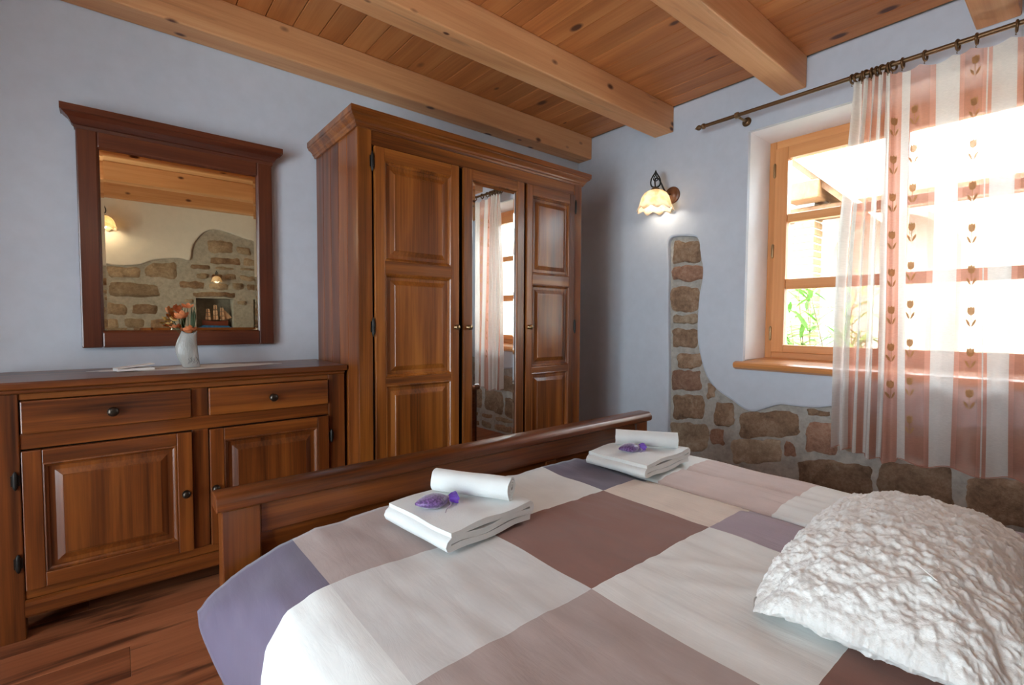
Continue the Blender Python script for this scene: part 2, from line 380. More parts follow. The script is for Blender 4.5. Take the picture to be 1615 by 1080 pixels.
stones = [[(2.044, 1.813), (1.823, 1.785), (1.82, 1.627), (2.041, 1.647)], [(2.049, 1.632), (1.798, 1.61), (1.796, 1.497), (2.047, 1.513)], [(2.049, 1.473), (1.816, 1.461), (1.811, 1.279), (2.045, 1.282)],
          [(2.03, 1.262), (1.827, 1.256), (1.825, 1.188), (2.03, 1.187)], [(2.042, 1.155), (1.82, 1.153), (1.816, 1.02), (2.039, 1.01)], [(1.985, 0.98), (1.792, 0.986), (1.79, 0.869), (1.982, 0.855)],
          [(2.03, 0.838), (1.796, 0.854), (1.793, 0.709), (2.027, 0.682)], [(2.025, 0.651), (1.769, 0.681), (1.765, 0.506), (2.022, 0.466)], [(2.032, 0.445), (1.741, 0.49), (1.736, 0.272), (2.027, 0.209)],
          [(1.745, 0.77), (1.68, 0.735), (1.685, 0.66), (1.755, 0.655)], [(1.693, 0.646), (1.55, 0.655), (1.546, 0.491), (1.688, 0.466)], [(1.716, 0.446), (1.612, 0.464), (1.609, 0.347), (1.713, 0.325)],
          [(1.519, 0.585), (1.135, 0.65), (1.131, 0.484), (1.515, 0.419)], [(1.569, 0.405), (1.241, 0.462), (1.237, 0.30), (1.565, 0.235)], [(1.228, 0.44), (1.154, 0.453), (1.152, 0.375), (1.226, 0.36)],
          [(1.095, 0.673), (0.961, 0.690), (0.96, 0.655), (1.094, 0.634)], [(1.10, 0.60), (0.93, 0.62), (0.93, 0.43), (1.10, 0.40)], [(1.15, 0.36), (0.76, 0.41), (0.755, 0.20), (1.14, 0.15)],
          [(0.90, 0.64), (0.66, 0.64), (0.66, 0.47), (0.90, 0.45)], [(0.73, 0.44), (0.425, 0.475), (0.42, 0.22), (0.73, 0.19)], [(0.385, 0.46), (0.03, 0.50), (0.03, 0.25), (0.375, 0.22)], [(0.63, 0.61), (0.40, 0.62), (0.40, 0.50), (0.63, 0.49)], [(0.37, 0.65), (0.08, 0.68), (0.08, 0.53), (0.37, 0.50)]]
def rows(a1, a0, zs, seed, wide=(0.2, 0.42)):
    rnd = random.Random(seed); out = []
    for z0, z1 in zs:
        a = a1
        while a > a0 + 0.06:
            w_ = min(rnd.uniform(*wide), a - a0); out.append([(a - 0.012, z1 - rnd.uniform(0.008, 0.03)), (a - w_ + 0.012, z1 - rnd.uniform(0.008, 0.03)), (a - w_ + 0.012, z0 + rnd.uniform(0.008, 0.025)), (a - 0.012, z0 + rnd.uniform(0.008, 0.025))]); a -= w_
    return out
stones += rows(2.03, 0.0, [(0.0, 0.11), (0.11, 0.20)], 3) + rows(0.0, YR, [(0.0, 0.14), (0.14, 0.32), (0.32, 0.48), (0.48, 0.64)], 5)
for i, s in enumerate(stones):
    mb = MB(); blob(mb, s, pl_r, T0, 0.014, 16 if i < 23 else 6, i * 3.7)
    mb.build('stone', [STONE, STONE_RED, STONE, STONE_TAN, STONE][i % 5] if i != 14 else STONE_RED, wall_r, smooth=True)

# ---- bed-head wall (seen in the wall mirror)
pl_b = lambda a, b, d: (a, YR - d, b)
N1 = (0.83, 1.255, 1.07, 1.485); N2 = (1.498, 1.93, 1.07, 1.485)
wb = MB()
for a0, a1, b0, b1 in ((XL - .3, N1[0], -.05, H + .02), (N1[1], N2[0], -.05, H + .02), (N2[1], XW + .05, -.05, H + .02), (N1[0], N1[1], -.05, N1[2]), (N1[0], N1[1], N1[3], H + .02), (N2[0], N2[1], -.05, N2[2]), (N2[0], N2[1], N2[3], H + .02), (N1[0], N1[1], N1[2], N1[3]), (N2[0], N2[1], N2[2], N2[3])):
    niche = (a0, a1, b0, b1) in (N1, N2)
    wb.box(a0, a1, YR - 0.40, YR - (0.30 if niche else 0.03), b0, b1)
wall_b = wb.build('wall_front', MORTAR); tag(wall_b, 'bed-head wall of stone and pale plaster, seen in the wall mirror', 'wall', kind='structure')
bb = [(XL, 1.80), (-1.2, 1.86), (-0.6, 1.82), (-0.1, 1.847), (0.051, 1.837), (0.262, 1.865), (0.409, 1.934), (0.656, 1.978), (0.774, 1.965), (0.808, 2.158), (0.944, 2.341), (1.112, 2.386), (1.396, 2.309), (1.54, 2.274), (1.75, 2.10), (2.0, 1.85), (2.6, 1.80), (XW, 1.83)]
pb = MB(); skin(smooth_poly(bb) + [(XW + 0.02, H), (XL - 0.02, H)], [], pl_b, 0.032, 0.016, pb); pb.build('plaster', CREAM, wall_b, smooth='auto')
def inside(a, b, pad):
    for i in range(len(bb) - 1):
        if bb[i][0] <= a <= bb[i + 1][0]:
            t = (a - bb[i][0]) / (bb[i + 1][0] - bb[i][0]); return b < bb[i][1] * (1 - t) + bb[i + 1][1] * t + pad
    return False
st2 = [[(0.651, 1.70), (0.298, 1.72), (0.298, 1.862), (0.651, 1.95)], [(0.49, 1.47), (-0.05, 1.46), (-0.05, 1.66), (0.46, 1.64)], [(0.44, 1.265), (0.162, 1.26), (0.162, 1.39), (0.441, 1.388)], [(1.27, 2.09), (0.962, 2.07), (0.962, 2.25), (1.27, 2.26)], [(1.48, 2.09), (1.305, 2.09), (1.305, 2.20), (1.48, 2.19)], [(1.367, 1.94), (0.979, 1.93), (0.979, 2.03), (1.367, 2.04)], [(0.13, 1.25), (-0.06, 1.25), (-0.06, 1.40), (0.13, 1.40)], [(0.28, 1.70), (-0.05, 1.69), (-0.05, 1.83), (0.28, 1.84)], [(1.30, 1.50), (0.76, 1.50), (0.76, 1.57), (1.30, 1.57)]]
taken = list(st2)
for s in rows(XW, XL, [(0, .2), (.2, .38), (.38, .58), (.58, .74), (.74, .93), (.93, 1.07), (1.07, 1.24), (1.24, 1.40), (1.40, 1.485), (1.485, 1.58), (1.58, 1.72), (1.72, 1.84), (1.84, 1.93), (1.93, 2.06), (2.06, 2.2), (2.2, 2.32)], 11, (0.14, 0.34)):
    a0, a1 = s[1][0], s[0][0]; b0, b1 = s[2][1], s[0][1]
    if b1 - b0 < 0.03 or not all(inside(a, b1, 0.0) for a in (a0, a1)): continue
    if any(a1 > N[0] and a0 < N[1] and b1 > N[2] and b0 < N[3] for N in (N1, N2)): continue
    if any(a1 > min(p[0] for p in q) and a0 < max(p[0] for p in q) and b1 > min(p[1] for p in q) and b0 < max(p[1] for p in q) for q in taken): continue
    st2.append([(a1, b0), (a0, b0), (a0, b1), (a1, b1)])
for i, s in enumerate(st2):
    mb = MB(); blob(mb, s, pl_b, 0.03, 0.016, 7 if i < 9 else 5, 50 + i * 2.3)
    mb.build('stone', [STONE_TAN, STONE_TAN, STONE][i % 3], wall_b, smooth=True)

# ---- unseen wall with a glazed door added to let in fill daylight
wl = MB(); GD0, GD1, GDZ = 0.10, 1.70, 2.18
for a0, a1, b0, b1 in ((YR - .03, GD0, -.05, H + .02), (GD1, YB, -.05, H + .02), (GD0, GD1, GDZ, H + .02)): wl.box(XL - 0.3, XL, a0, a1, b0, b1)
wall_l = wl.build('wall_left', PLASTER); tag(wall_l, 'plaster wall with an added glazed door for fill daylight', 'wall', kind='structure')
gd = thing('fill_door', 'added glazed wooden door letting fill daylight into the room', 'door', (XL - 0.1, 0, 0), kind='structure')
for k in range(2):
    a0 = GD0 + k * 0.8; a1 = a0 + 0.8
    d = bpy.data.objects.new('fill_door_leaf', None); COL.objects.link(d); d.parent = gd
    for q in ((a0, a0 + .09, 0, GDZ), (a1 - .09, a1, 0, GDZ), (a0 + .09, a1 - .09, 0, .12), (a0 + .09, a1 - .09, GDZ - .09, GDZ)): MB().box(-.03, .03, *q).build('rail', O_Z, d, bevel=0.004)
    MB().box(-.003, .003, a0 + .09, a1 - .09, .12, GDZ - .09).build('pane', PANE, d)

# ---- baseboard along the mirror wall
b = MB().box(XL, XW, YB - 0.014, YB, 0, 0.07).build('baseboard_back', W_X, bevel=0.004); tag(b, 'dark wood baseboard along the mirror wall', 'baseboard', kind='structure')

# ---- window: fixed frame, two sashes of three panes, hinges
XF = 3.57
win = thing('window_1', 'orange varnished wooden casement window with three-pane sashes', 'window', (XF, 0, 0), kind='structure')
F0, F1 = WY0, WY1
for a0, a1 in ((F1 - .045, F1), (F0, F0 + .045)): MB().box(0, .07, a0, a1, WZ0, WZ1).build('frame_jamb', O_Z, win, bevel=0.004)
for z0, z1 in ((WZ1 - .055, WZ1), (WZ0, WZ0 + .045)): MB().box(0, .07, F0 + .045, F1 - .045, z0, z1).build('frame_rail', O_Y, win, bevel=0.004)
mid = (F0 + F1) / 2
zs = [(1.051, 1.434), (1.504, 1.889), (1.945, 2.319)]
for s in range(2):
    a0, a1 = (mid + .002, F1 - .045) if s == 0 else (F0 + .045, mid - .002)
    st = 0.082
    sash = bpy.data.objects.new('sash', None); COL.objects.link(sash); sash.parent = win
    s0, s1 = (.055, st) if s == 0 else (st, .055)
    for q0, q1 in ((a0, a0 + s0), (a1 - s1, a1)): MB().box(-.02, .05, q0, q1, 1.0, 2.40).build('stile', O_Z, sash, bevel=0.005)
    for z0, z1 in ((1.0, 1.051), (2.319, 2.40)): MB().box(-.019, .05, a0 + s0, a1 - s1, z0, z1).build('rail', O_Y, sash, bevel=0.004)
    for z0, z1 in ((1.434, 1.504), (1.889, 1.945)): MB().box(-.012, .045, a0 + s0, a1 - s1, z0, z1).build('muntin', O_Y, sash, bevel=0.008)
    for z0, z1 in zs: MB().box(.015, .019, a0 + s0, a1 - s1, z0, z1).build('pane', PANE, sash)
    ye = F1 - .045 if s == 0 else F0 + .045
    for z in (1.13, 1.70, 2.25):
        MB().lathe([(0.003, -.05), (0.007, -.044), (0.008, -.04), (0.008, .04), (0.007, .044), (0.003, .05)], 10, at(-.024, ye, z)).build('hinge', BRASS, sash, smooth='auto')
# sill
sl = MB(); prof = [(XF + .02, .958), (XW - .02, .945), (XW - .045, .937), (XW - .052, .922), (XW - .045, .905), (XW - .02, .893), (XW + .0, .890), (XF + .02, .905)]
sl.loft([[(px, yy, pz) for px, pz in prof] for yy in (1.487, 0.05)], True, (True, True))
sill_nose = [(XW - .0005, .945), (XW - .02, .944), (XW - .045, .936), (XW - .052, .922), (XW - .045, .905), (XW - .02, .893), (XW - .0005, .890)]
sl.loft([[(px, yy, pz) for px, pz in sill_nose] for yy in (1.53, 1.4871)], True, (True, True)); sl.loft([[(px, yy, pz) for px, pz in sill_nose] for yy in (0.0499, 0.01)], True, (True, True))
s = sl.build('window_sill', O_Y, win, smooth=False); s.matrix_local = Matrix.Translation((-XF, 0, 0)); s['label'] = 'orange wooden window sill with rounded nose'

# ================================================================== FURNITURE HELPERS
KNOBD = plain('dark_bronze', (0.055, 0.042, 0.032), 0.3, 0.8)
def knob(parent, x, y, z, mat=BRASS, r=0.0165):
    return MB().lathe([(r * .85, 0), (r * .9, .003), (r * .4, .006), (r * .38, .013), (r * .8, .017), (r, .022), (r * .85, .028), (r * .3, .031)], 14, at(x, y, z) @ AX_NY).build('knob', mat, parent, smooth=True)
def hinge(parent, x, y, z, h=0.05):
    mb = MB().lathe([(.002, -h), (.005, -h * .86), (.007, -h * .7), (.0075, -h * .6), (.0075, h * .6), (.007, h * .7), (.005, h * .86), (.002, h)], 10, at(x, y, z)); mb.box(x - .012, x + .012, y + .002, y + .006, z - h * .55, z + h * .55)
    return mb.build('hinge', IRON, parent, smooth='auto')
def panel_door(parent, x0, x1, z0, z1, yf, openings, stile, mx, mz, th=0.022, name='door'):
    """frame-and-panel door facing -Y; openings = (za, zb)"""
    d = bpy.data.objects.new(name, None); COL.objects.link(d); d.parent = parent
    for xa, xb in ((x0, x0 + stile), (x1 - stile, x1)): MB().box(xa, xb, yf, yf + th, z0, z1).build('stile', mz, d, bevel=0.003)
    edges = [z0] + [v for o in openings for v in o] + [z1]
    for i in range(0, len(edges), 2): MB().box(x0 + stile, x1 - stile, yf + .0005, yf + th, edges[i], edges[i + 1]).build('rail', mx, d, bevel=0.003)
    for za, zb in openings:
        pb_ = MB().rings_y(x0 + stile - .001, x1 - stile + .001, za - .001, zb + .001, [(0, yf + .003), (.006, yf + .001), (.010, yf + .006), (.016, yf + .010), (.018, yf + .016), (.034, yf + .016), (.040, yf + .013), (.056, yf + .006), (.058, yf + .0035), (.062, yf + .003)])
        pb_.build('panel', mz, d)
    return d
def cornice(mb, x0, x1, yf, yb, prof, mi=0):
    """profile (out, z) swept round left side, front and right side"""
    n = len(prof); rings = [[(x0 - o, yb, z) for o, z in prof], [(x0 - o, yf - o, z) for o, z in prof], [(x1 + o, yf - o, z) for o, z in prof], [(x1 + o, yb, z) for o, z in prof]]
    mb.loft(rings, True, (True, True), mi)

# ================================================================== WARDROBE
wd = thing('wardrobe', 'tall three-door stained oak wardrobe with a mirror in the middle door', 'wardrobe', (1.76, 2.66, 0))
WM = Matrix.Translation((-1.76, -2.66, 0))
X0, X1, YF, YK, ZT = 0.945, 2.575, 2.341, 2.975, 2.16
class Sub:                      # parent proxy: parts are written in room coordinates
    pass
parts_w = []
def WB(o): o.matrix_local = WM @ o.matrix_local; return o
nb = 5; dy = (YK - YF - .03) / nb
for k in range(nb): WB(MB().box(X0 + .004, X0 + .022, YF + .03 + k * dy + .0015, YF + .03 + (k + 1) * dy - .0015, .06, ZT).build('side_board', W_Z, wd, bevel=0.003))
WB(MB().box(X0 + .010, X0 + .022, YF + .03, YK, .06, ZT).build('side_panel', W_Z, wd)); WB(MB().box(X1 - .022, X1, YF + .03, YK, .06, ZT).build('side_panel', W_Z, wd))
WB(MB().box(X0 + .03, X1 - .03, YK - .01, YK, .06, ZT).build('back_panel', W_Z, wd))
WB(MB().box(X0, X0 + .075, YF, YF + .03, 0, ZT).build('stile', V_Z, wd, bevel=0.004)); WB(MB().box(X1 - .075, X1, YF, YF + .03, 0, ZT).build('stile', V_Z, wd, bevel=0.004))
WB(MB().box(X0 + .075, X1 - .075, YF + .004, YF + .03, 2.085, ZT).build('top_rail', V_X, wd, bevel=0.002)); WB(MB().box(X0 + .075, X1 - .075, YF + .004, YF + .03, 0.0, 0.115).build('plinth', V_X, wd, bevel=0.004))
WB(MB().box(X0 + .075, X1 - .075, YF + .026, YF + .034, .115, 2.085).build('gap_shade_sheet', IRON, wd))  # black sheet stands in for the shade seen through the door gaps
cm = MB(); cornice(cm, X0, X1, YF, YK, [(-.02, 2.155), (.006, 2.155), (.010, 2.166), (.016, 2.170), (.018, 2.180), (.028, 2.190), (.040, 2.198), (.041, 2.206), (.047, 2.208), (.047, 2.238), (-.02, 2.238)])
cm.box(X0, X1, YF, YK, 2.20, 2.236); WB(cm.build('cornice', V_X, wd))
ops = [(.20, .865), (.905, 1.445), (1.51, 2.015)]
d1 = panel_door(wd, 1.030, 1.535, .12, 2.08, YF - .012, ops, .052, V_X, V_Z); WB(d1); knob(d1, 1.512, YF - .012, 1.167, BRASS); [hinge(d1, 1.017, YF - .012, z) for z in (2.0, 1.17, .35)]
# mirror door, standing very slightly ajar on its right-hand hinges
d2 = bpy.data.objects.new('door', None); COL.objects.link(d2); d2.parent = wd
for xa, xb in ((1.560, 1.620), (1.968, 2.028)): MB().box(xa, xb, YF - .012, YF + .010, .12, 2.08).build('stile', V_Z, d2, bevel=0.003)
HM = Matrix.Translation((2.028, YF, 0)) @ Matrix.Rotation(R(1.3), 4, 'Z') @ Matrix.Translation((-2.028, -YF, 0)); d2.matrix_local = WM @ HM
for za, zb in ((.12, .20), (2.02, 2.08)): MB().box(1.620, 1.968, YF - .0115, YF + .010, za, zb).build('rail', V_X, d2, bevel=0.003)
MB().rings_y(1.619, 1.969, .199, 2.021, [(0, YF - .011), (.004, YF - .008), (.007, YF - .004)], last=False).build('bead', V_Z, d2)
g = MB().rings_y(1.625, 1.963, .205, 2.015, [(0, YF - .001), (.02, YF - .0035)]); g.build('mirror_glass', GLASS_MIR, d2)['label'] = 'long bevelled mirror'
knob(d2, 1.590, YF - .012, 1.167, BRASS)
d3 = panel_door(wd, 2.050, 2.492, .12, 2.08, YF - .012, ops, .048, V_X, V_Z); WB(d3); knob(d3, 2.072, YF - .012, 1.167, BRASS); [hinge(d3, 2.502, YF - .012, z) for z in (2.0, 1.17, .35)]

# ================================================================== DRESSER
dr = thing('dresser', 'low stained oak dresser with two drawers over two panelled doors', 'dresser', (0.28, 2.72, 0))
DM = Matrix.Translation((-0.28, -2.72, 0)); 
def DB(o): o.matrix_local = DM @ o.matrix_local; return o
A0, A1, AF, AK, AT = -0.372, 0.932, 2.505, 2.970, 0.970
DB(MB().box(A0 - .01, A1 + .010, AF - .022, AK + .01, AT - .028, AT).build('top', W_X, dr, bevel=0.006, seg=3))
DB(MB().box(A0, A1, AF - .010, AK, AT - .045, AT - .028).build('top_moulding', W_X, dr, bevel=0.006))
for xa, xb in ((A0, -.276), (.848, A1)):
    DB(MB().box(xa, xb, AF, AF + .05, 0, AT - .045).build('post', W_Z, dr, bevel=0.004))
for xa in (A0, A1 - .05): DB(MB().box(xa, xa + .05, AK - .05, AK, 0, AT - .045).build('post', W_Z, dr, bevel=0.004))
for xa in (A0 + .012, A1 - .030): DB(MB().box(xa, xa + .018, AF + .05, AK - .05, .09, AT - .045).build('side_panel', W_Z, dr))
DB(MB().box(A0 + .05, A1 - .05, AK - .012, AK, .09, AT - .045).build('back_panel', W_X, dr))
for za, zb in ((.900, AT - .045), (.716, .774), (.150, .186)): DB(MB().box(-.276, .848, AF + .006, AF + .03, za, zb).build('rail', W_X, dr, bevel=0.003))
for za, zb in ((.186, .716), (.774, .900)): DB(MB().box(.256, .318, AF + .006, AF + .03, za, zb).build('stile', W_Z, dr, bevel=0.003))
DB(MB().box(-.276, .848, AF + .03, AF + .04, .15, .92).build('gap_shade_panel', IRON, dr))  # black backing paints in the shade behind drawer and door gaps
pf = [(AF + .03, .150), (AF - .002, .150), (AF - .010, .144), (AF - .012, .132), (AF - .012, .096), (AF - .004, .086), (AF + .03, .084)]
DB(MB().loft([[(xx, py, pz) for py, pz in pf] for xx in (-.276, .848)], True, (True, True)).build('plinth_moulding', W_X, dr))
for xa, xb in ((-.270, .254), (.320, .842)):
    d = MB().box(xa, xb, AF - .014, AF + .02, .776, .898).build('drawer', W_X, dr, bevel=0.004); DB(d); knob(d, (xa + xb) / 2, AF - .014, .834, KNOBD, .019)
for xa, xb, kx, hx in ((-.272, .254, .228, -.290), (.320, .844, .340, .860)):
    d = panel_door(dr, xa, xb, .188, .712, AF - .014, [(.243, .660)], .055, W_X, W_Z); DB(d); knob(d, kx, AF - .014, .446, KNOBD); [hinge(d, hx, AF - .006, z, .035) for z in (.605, .295)]

# ================================================================== WALL MIRROR
wm = thing('wall_mirror', 'dark wood framed wall mirror with a moulded cornice above the dresser', 'mirror', (0.295, 2.985, 1.06))
MM = Matrix.Translation((-0.295, -2.985, -1.06))
def GB(o): o.matrix_local = MM @ o.matrix_local; return o
m0, m1, mz0, mz1, my = -.112, .700, 1.068, 2.092, 2.955
fi = .074
for xa, xb in ((m0, m0 + fi), (m1 - fi, m1)):
    GB(MB().box(xa, xb, my - .004, 2.985, mz0, mz1).build('frame_stile', M_Z, wm, bevel=0.006))
GB(MB().box(m0 + fi, m1 - fi, my - .0035, 2.985, mz0, mz0 + fi).build('frame_rail', M_X, wm, bevel=0.006)); GB(MB().box(m0 + fi, m1 - fi, my - .0035, 2.985, mz1 - .10, mz1).build('frame_rail', M_X, wm, bevel=0.006))
GB(MB().rings_y(m0 + fi - .001, m1 - fi + .001, mz0 + fi - .001, mz1 - .099, [(0, my), (.005, my + .003), (.008, my + .008)], last=False).build('bead', M_Z, wm))
cm = MB(); cornice(cm, m0, m1, my - .002, 2.985, [(-.01, 2.060), (.004, 2.060), (.006, 2.074), (.012, 2.078), (.016, 2.088), (.024, 2.102), (.040, 2.116), (.043, 2.120), (.048, 2.121), (.048, 2.150), (-.01, 2.150)])
cm.box(m0, m1, my, 2.985, 2.09, 2.148); GB(cm.build('cornice', M_X, wm))
GB(MB().rings_y(m0 + fi + .005, m1 - fi - .005, mz0 + fi + .005, mz1 - .105, [(0, my + .0085), (.014, my + .0075)]).build('mirror_glass', GLASS_WARM, wm))

# ================================================================== BED
bed = thing('bed', 'double bed with a dark wooden panelled footboard', 'bed', (1.22, 0.5, 0)); BM = Matrix.Translation((-1.22, -.5, 0))
def BB(o): o.matrix_local = BM @ o.matrix_local; return o
bx0, bx1, byf = 0.221, 2.237, 1.535
cap = [(byf - .018, .672), (byf - .020, .690), (byf - .012, .706), (byf + .0, .712), (byf + .060, .712), (byf + .072, .706), (byf + .080, .690), (byf + .078, .672), (byf + .066, .664), (byf - .006, .664)]
BB(MB().loft([[(xx, py, pz) for py, pz in cap] for xx in (bx0 - .014, bx1 + .016)], True, (True, True)).build('cap_rail', W_X, bed, bevel=0.003, smooth='auto'))
for xa in (bx0, bx1 - .10): BB(MB().box(xa, xa + .10, byf, byf + .06, 0, .664).build('post', W_Z, bed, bevel=0.004))
BB(MB().box(bx0 + .10, bx1 - .10, byf + .012, byf + .05, .572, .664).build('top_rail', W_X, bed, bevel=0.004)); BB(MB().box(bx0 + .10, bx1 - .10, byf + .012, byf + .05, .18, .27).build('bottom_rail', W_X, bed, bevel=0.004))
for xa in (1.00, 1.49, 2.06)[:2]: BB(MB().box(xa, xa + .06, byf + .014, byf + .05, .27, .572).build('stile', W_Z, bed, bevel=0.003))
BB(MB().box(bx0 + .10, bx1 - .10, byf + .024, byf + .04, .27, .572).build('panel', W_X, bed))
for xa in (bx0 + .01, bx1 - .045): BB(MB().box(xa, xa + .035, -.60, byf, .20, .36).build('side_rail', W_Y, bed, bevel=0.005))
for xa in (bx0, bx1 - .10): BB(MB().box(xa, xa + .10, -.68, -.60, 0, 1.0).build('post', W_Z, bed, bevel=0.004))
BB(MB().box(bx0 + .10, bx1 - .10, -.665, -.615, .25, .98).build('headboard', W_X, bed, bevel=0.01))
BB(MB().box(bx0 + .085, bx1 - .085, -.595, byf - .05, .32, .505).build('mattress', plain('ticking', (0.7, 0.68, 0.64), 0.9), bed, bevel=0.03, seg=3))

# ---- duvets (patchwork): face materials follow the seams
C_WHITE = cloth_mat('cotton_white', (0.77, 0.79, 0.77), wr=0.10, wscale=(30, 4, 1)); C_GREY = cloth_mat('cotton_pale_grey', (0.66, 0.665, 0.655), wr=0.08, wscale=(24, 4, 1))
C_PURP = cloth_mat('cotton_purple', (0.125, 0.10, 0.155), wr=0.10, wscale=(24, 5, 1)); C_TAUPE = cloth_mat('cotton_taupe', (0.43, 0.35, 0.325), wr=0.10, wscale=(24, 5, 1))
C_BROWN = cloth_mat('cotton_brown', (0.235, 0.098, 0.066), wr=0.10, wscale=(24, 5, 1)); C_CREAM = cloth_mat('cotton_cream', (0.70, 0.60, 0.51), wr=0.28, wscale=(36, 4, 1))
C_MAUVE = cloth_mat('cotton_mauve', (0.36, 0.29, 0.345), wr=0.28, wscale=(36, 4, 1)); C_PINK = cloth_mat('cotton_pale_pink_taupe', (0.60, 0.485, 0.45), wr=0.28, wscale=(36, 4, 1))
PAL = [C_WHITE, C_GREY, C_PURP, C_TAUPE, C_BROWN, C_CREAM, C_MAUVE, C_PINK]
def axis_pts(bounds, step):
    out = [bounds[0]]
    for a, b in zip(bounds, bounds[1:]):
        n = max(1, round(abs(b - a) / step)); out += [a + (b - a) * (i + 1) / n for i in range(n)]
    return out
def lerp_path(path, t):
    for (t0, *p0), (t1, *p1) in zip(path, path[1:]):
        if t <= t1: k = (t - t0) / (t1 - t0); return [a + (b - a) * k for a, b in zip(p0, p1)]
    return list(path[-1][1:])
def duvet(name, label, ucols, vrows, colours, cross, zfun, step=0.016):
    us = axis_pts(ucols, step); vs_ = axis_pts(vrows, step * 1.2); mb = MB(); nu = len(us); pts = []
    for v in vs_:
        for u in us:
            x, z = cross(u, v); pts.append(zfun(u, v, x, z))
    mb.add(pts, [])
    for j in range(len(vs_) - 1):
        vm = (vs_[j] + vs_[j + 1]) / 2; rj = next(i for i in range(len(vrows) - 1) if vrows[i] >= vm >= vrows[i + 1])
        for i in range(nu - 1):
            um = (us[i] + us[i + 1]) / 2; ci = next(k for k in range(len(ucols) - 1) if ucols[k] <= um <= ucols[k + 1])
            mb.f.append((j * nu + i, (j + 1) * nu + i, (j + 1) * nu + i + 1, j * nu + i + 1)); mb.mi.append(colours[rj][ci])
    o = mb.build(name, PAL, None, smooth=True); solid(o, 0.022, -1); tag(o, label, 'duvet', 'patchwork duvets'); return o
# u is the distance across the cloth; u = x on the flat top, below u = 0.46 the cloth falls over the side
drop = [(-0.02, .222, .255), (.05, .222, .325), (.12, .224, .393), (.20, .236, .462), (.28, .282, .522), (.36, .348, .551), (.46, .46, .562)]
tip = [(-0.02, .150, .420), (.05, .168, .442), (.12, .196, .464), (.20, .236, .488), (.28, .288, .514), (.36, .355, .541), (.46, .46, .560)]
def cross1(u, v):
    if u >= .46: return u, .562
    w = smoothstep(1.24, 1.44, v); p = lerp_path(drop, u); q = lerp_path(tip, u)
    return p[0] * (1 - w) + q[0] * w, p[1] * (1 - w) + q[1] * w
def z1(u, v, x, z):
    yy = v
    z += 0.006 * n3(u * 5, v * 5, 1) + 0.0035 * n3(u * 16, v * 6, 4) + 0.002 * n3(u * 40, v * 9, 7)
    z -= 0.020 * smoothstep(1.62, 1.70, u) - 0.010 * smoothstep(1.36, 1.5, v) * smoothstep(.5, .7, u)
    hang = smoothstep(.42, .15, u); x += hang * (0.018 * math.sin(v * 17 + 0.6) + 0.012 * n3(v * 6, u * 3, 2)) * (1 - smoothstep(1.2, 1.4, v) * .6)
    for a0, b0, a1, b1 in ((1.02, .66, 1.30, .30), (1.06, .80, 1.36, .36)):     # soft creases beside the cushion
        tt = max(0, min(1, ((u - a0) * (a1 - a0) + (v - b0) * (b1 - b0)) / ((a1 - a0) ** 2 + (b1 - b0) ** 2))); d = math.hypot(u - a0 - (a1 - a0) * tt, v - b0 - (b1 - b0) * tt); z += 0.006 * math.exp(-(d / .02) ** 2) * math.sin(tt * math.pi)
    return (x, yy, z)
duvet('duvet', 'patchwork duvet in white, brown and purple squares with a corner over the bed side', [-0.02, .40, .866, 1.42, 1.703], [1.505, 1.165, .742, .285, -.17, -.56],
      [[2, 3, 0, 2], [0, 1, 4, 5], [0, 3, 0, 6], [2, 0, 4, 2], [0, 4, 0, 3]], cross1, z1)
drop2 = [(2.10, 2.10, .562), (2.18, 2.175, .548), (2.24, 2.215, .505), (2.32, 2.245, .43), (2.42, 2.262, .335)]
def cross2(u, v): return (u, .562) if u <= 2.10 else tuple(lerp_path(drop2, u))
def z2(u, v, x, z):
    ridge = 0.004 * math.sin(u * 95 + 5 * n3(u * 2, v * 2, 8)) * smoothstep(1.72, 1.8, u) * (0.4 + 0.6 * n3(u * 3, v * 2.5, 3))
    z += ridge + 0.006 * n3(u * 5, v * 4, 21) + 0.003 * n3(u * 25, v * 4, 24)
    z -= 0.014 * (1 - smoothstep(1.72, 1.80, u)); z -= 0.012 * math.exp(-((u - 1.95 - 0.02 * math.sin(v * 4)) / .012) ** 2) * smoothstep(.5, .8, v)
    return (x + 0.012 * math.sin(v * 14) * smoothstep(2.15, 2.3, u), v, z)
duvet('duvet', 'white and pinkish taupe duvet on the bed side next to the stone wall', [1.714, 2.215], [1.50, 1.12, .675, .24, -.2, -.56], [[0], [7], [0], [6], [0]], cross2, z2)

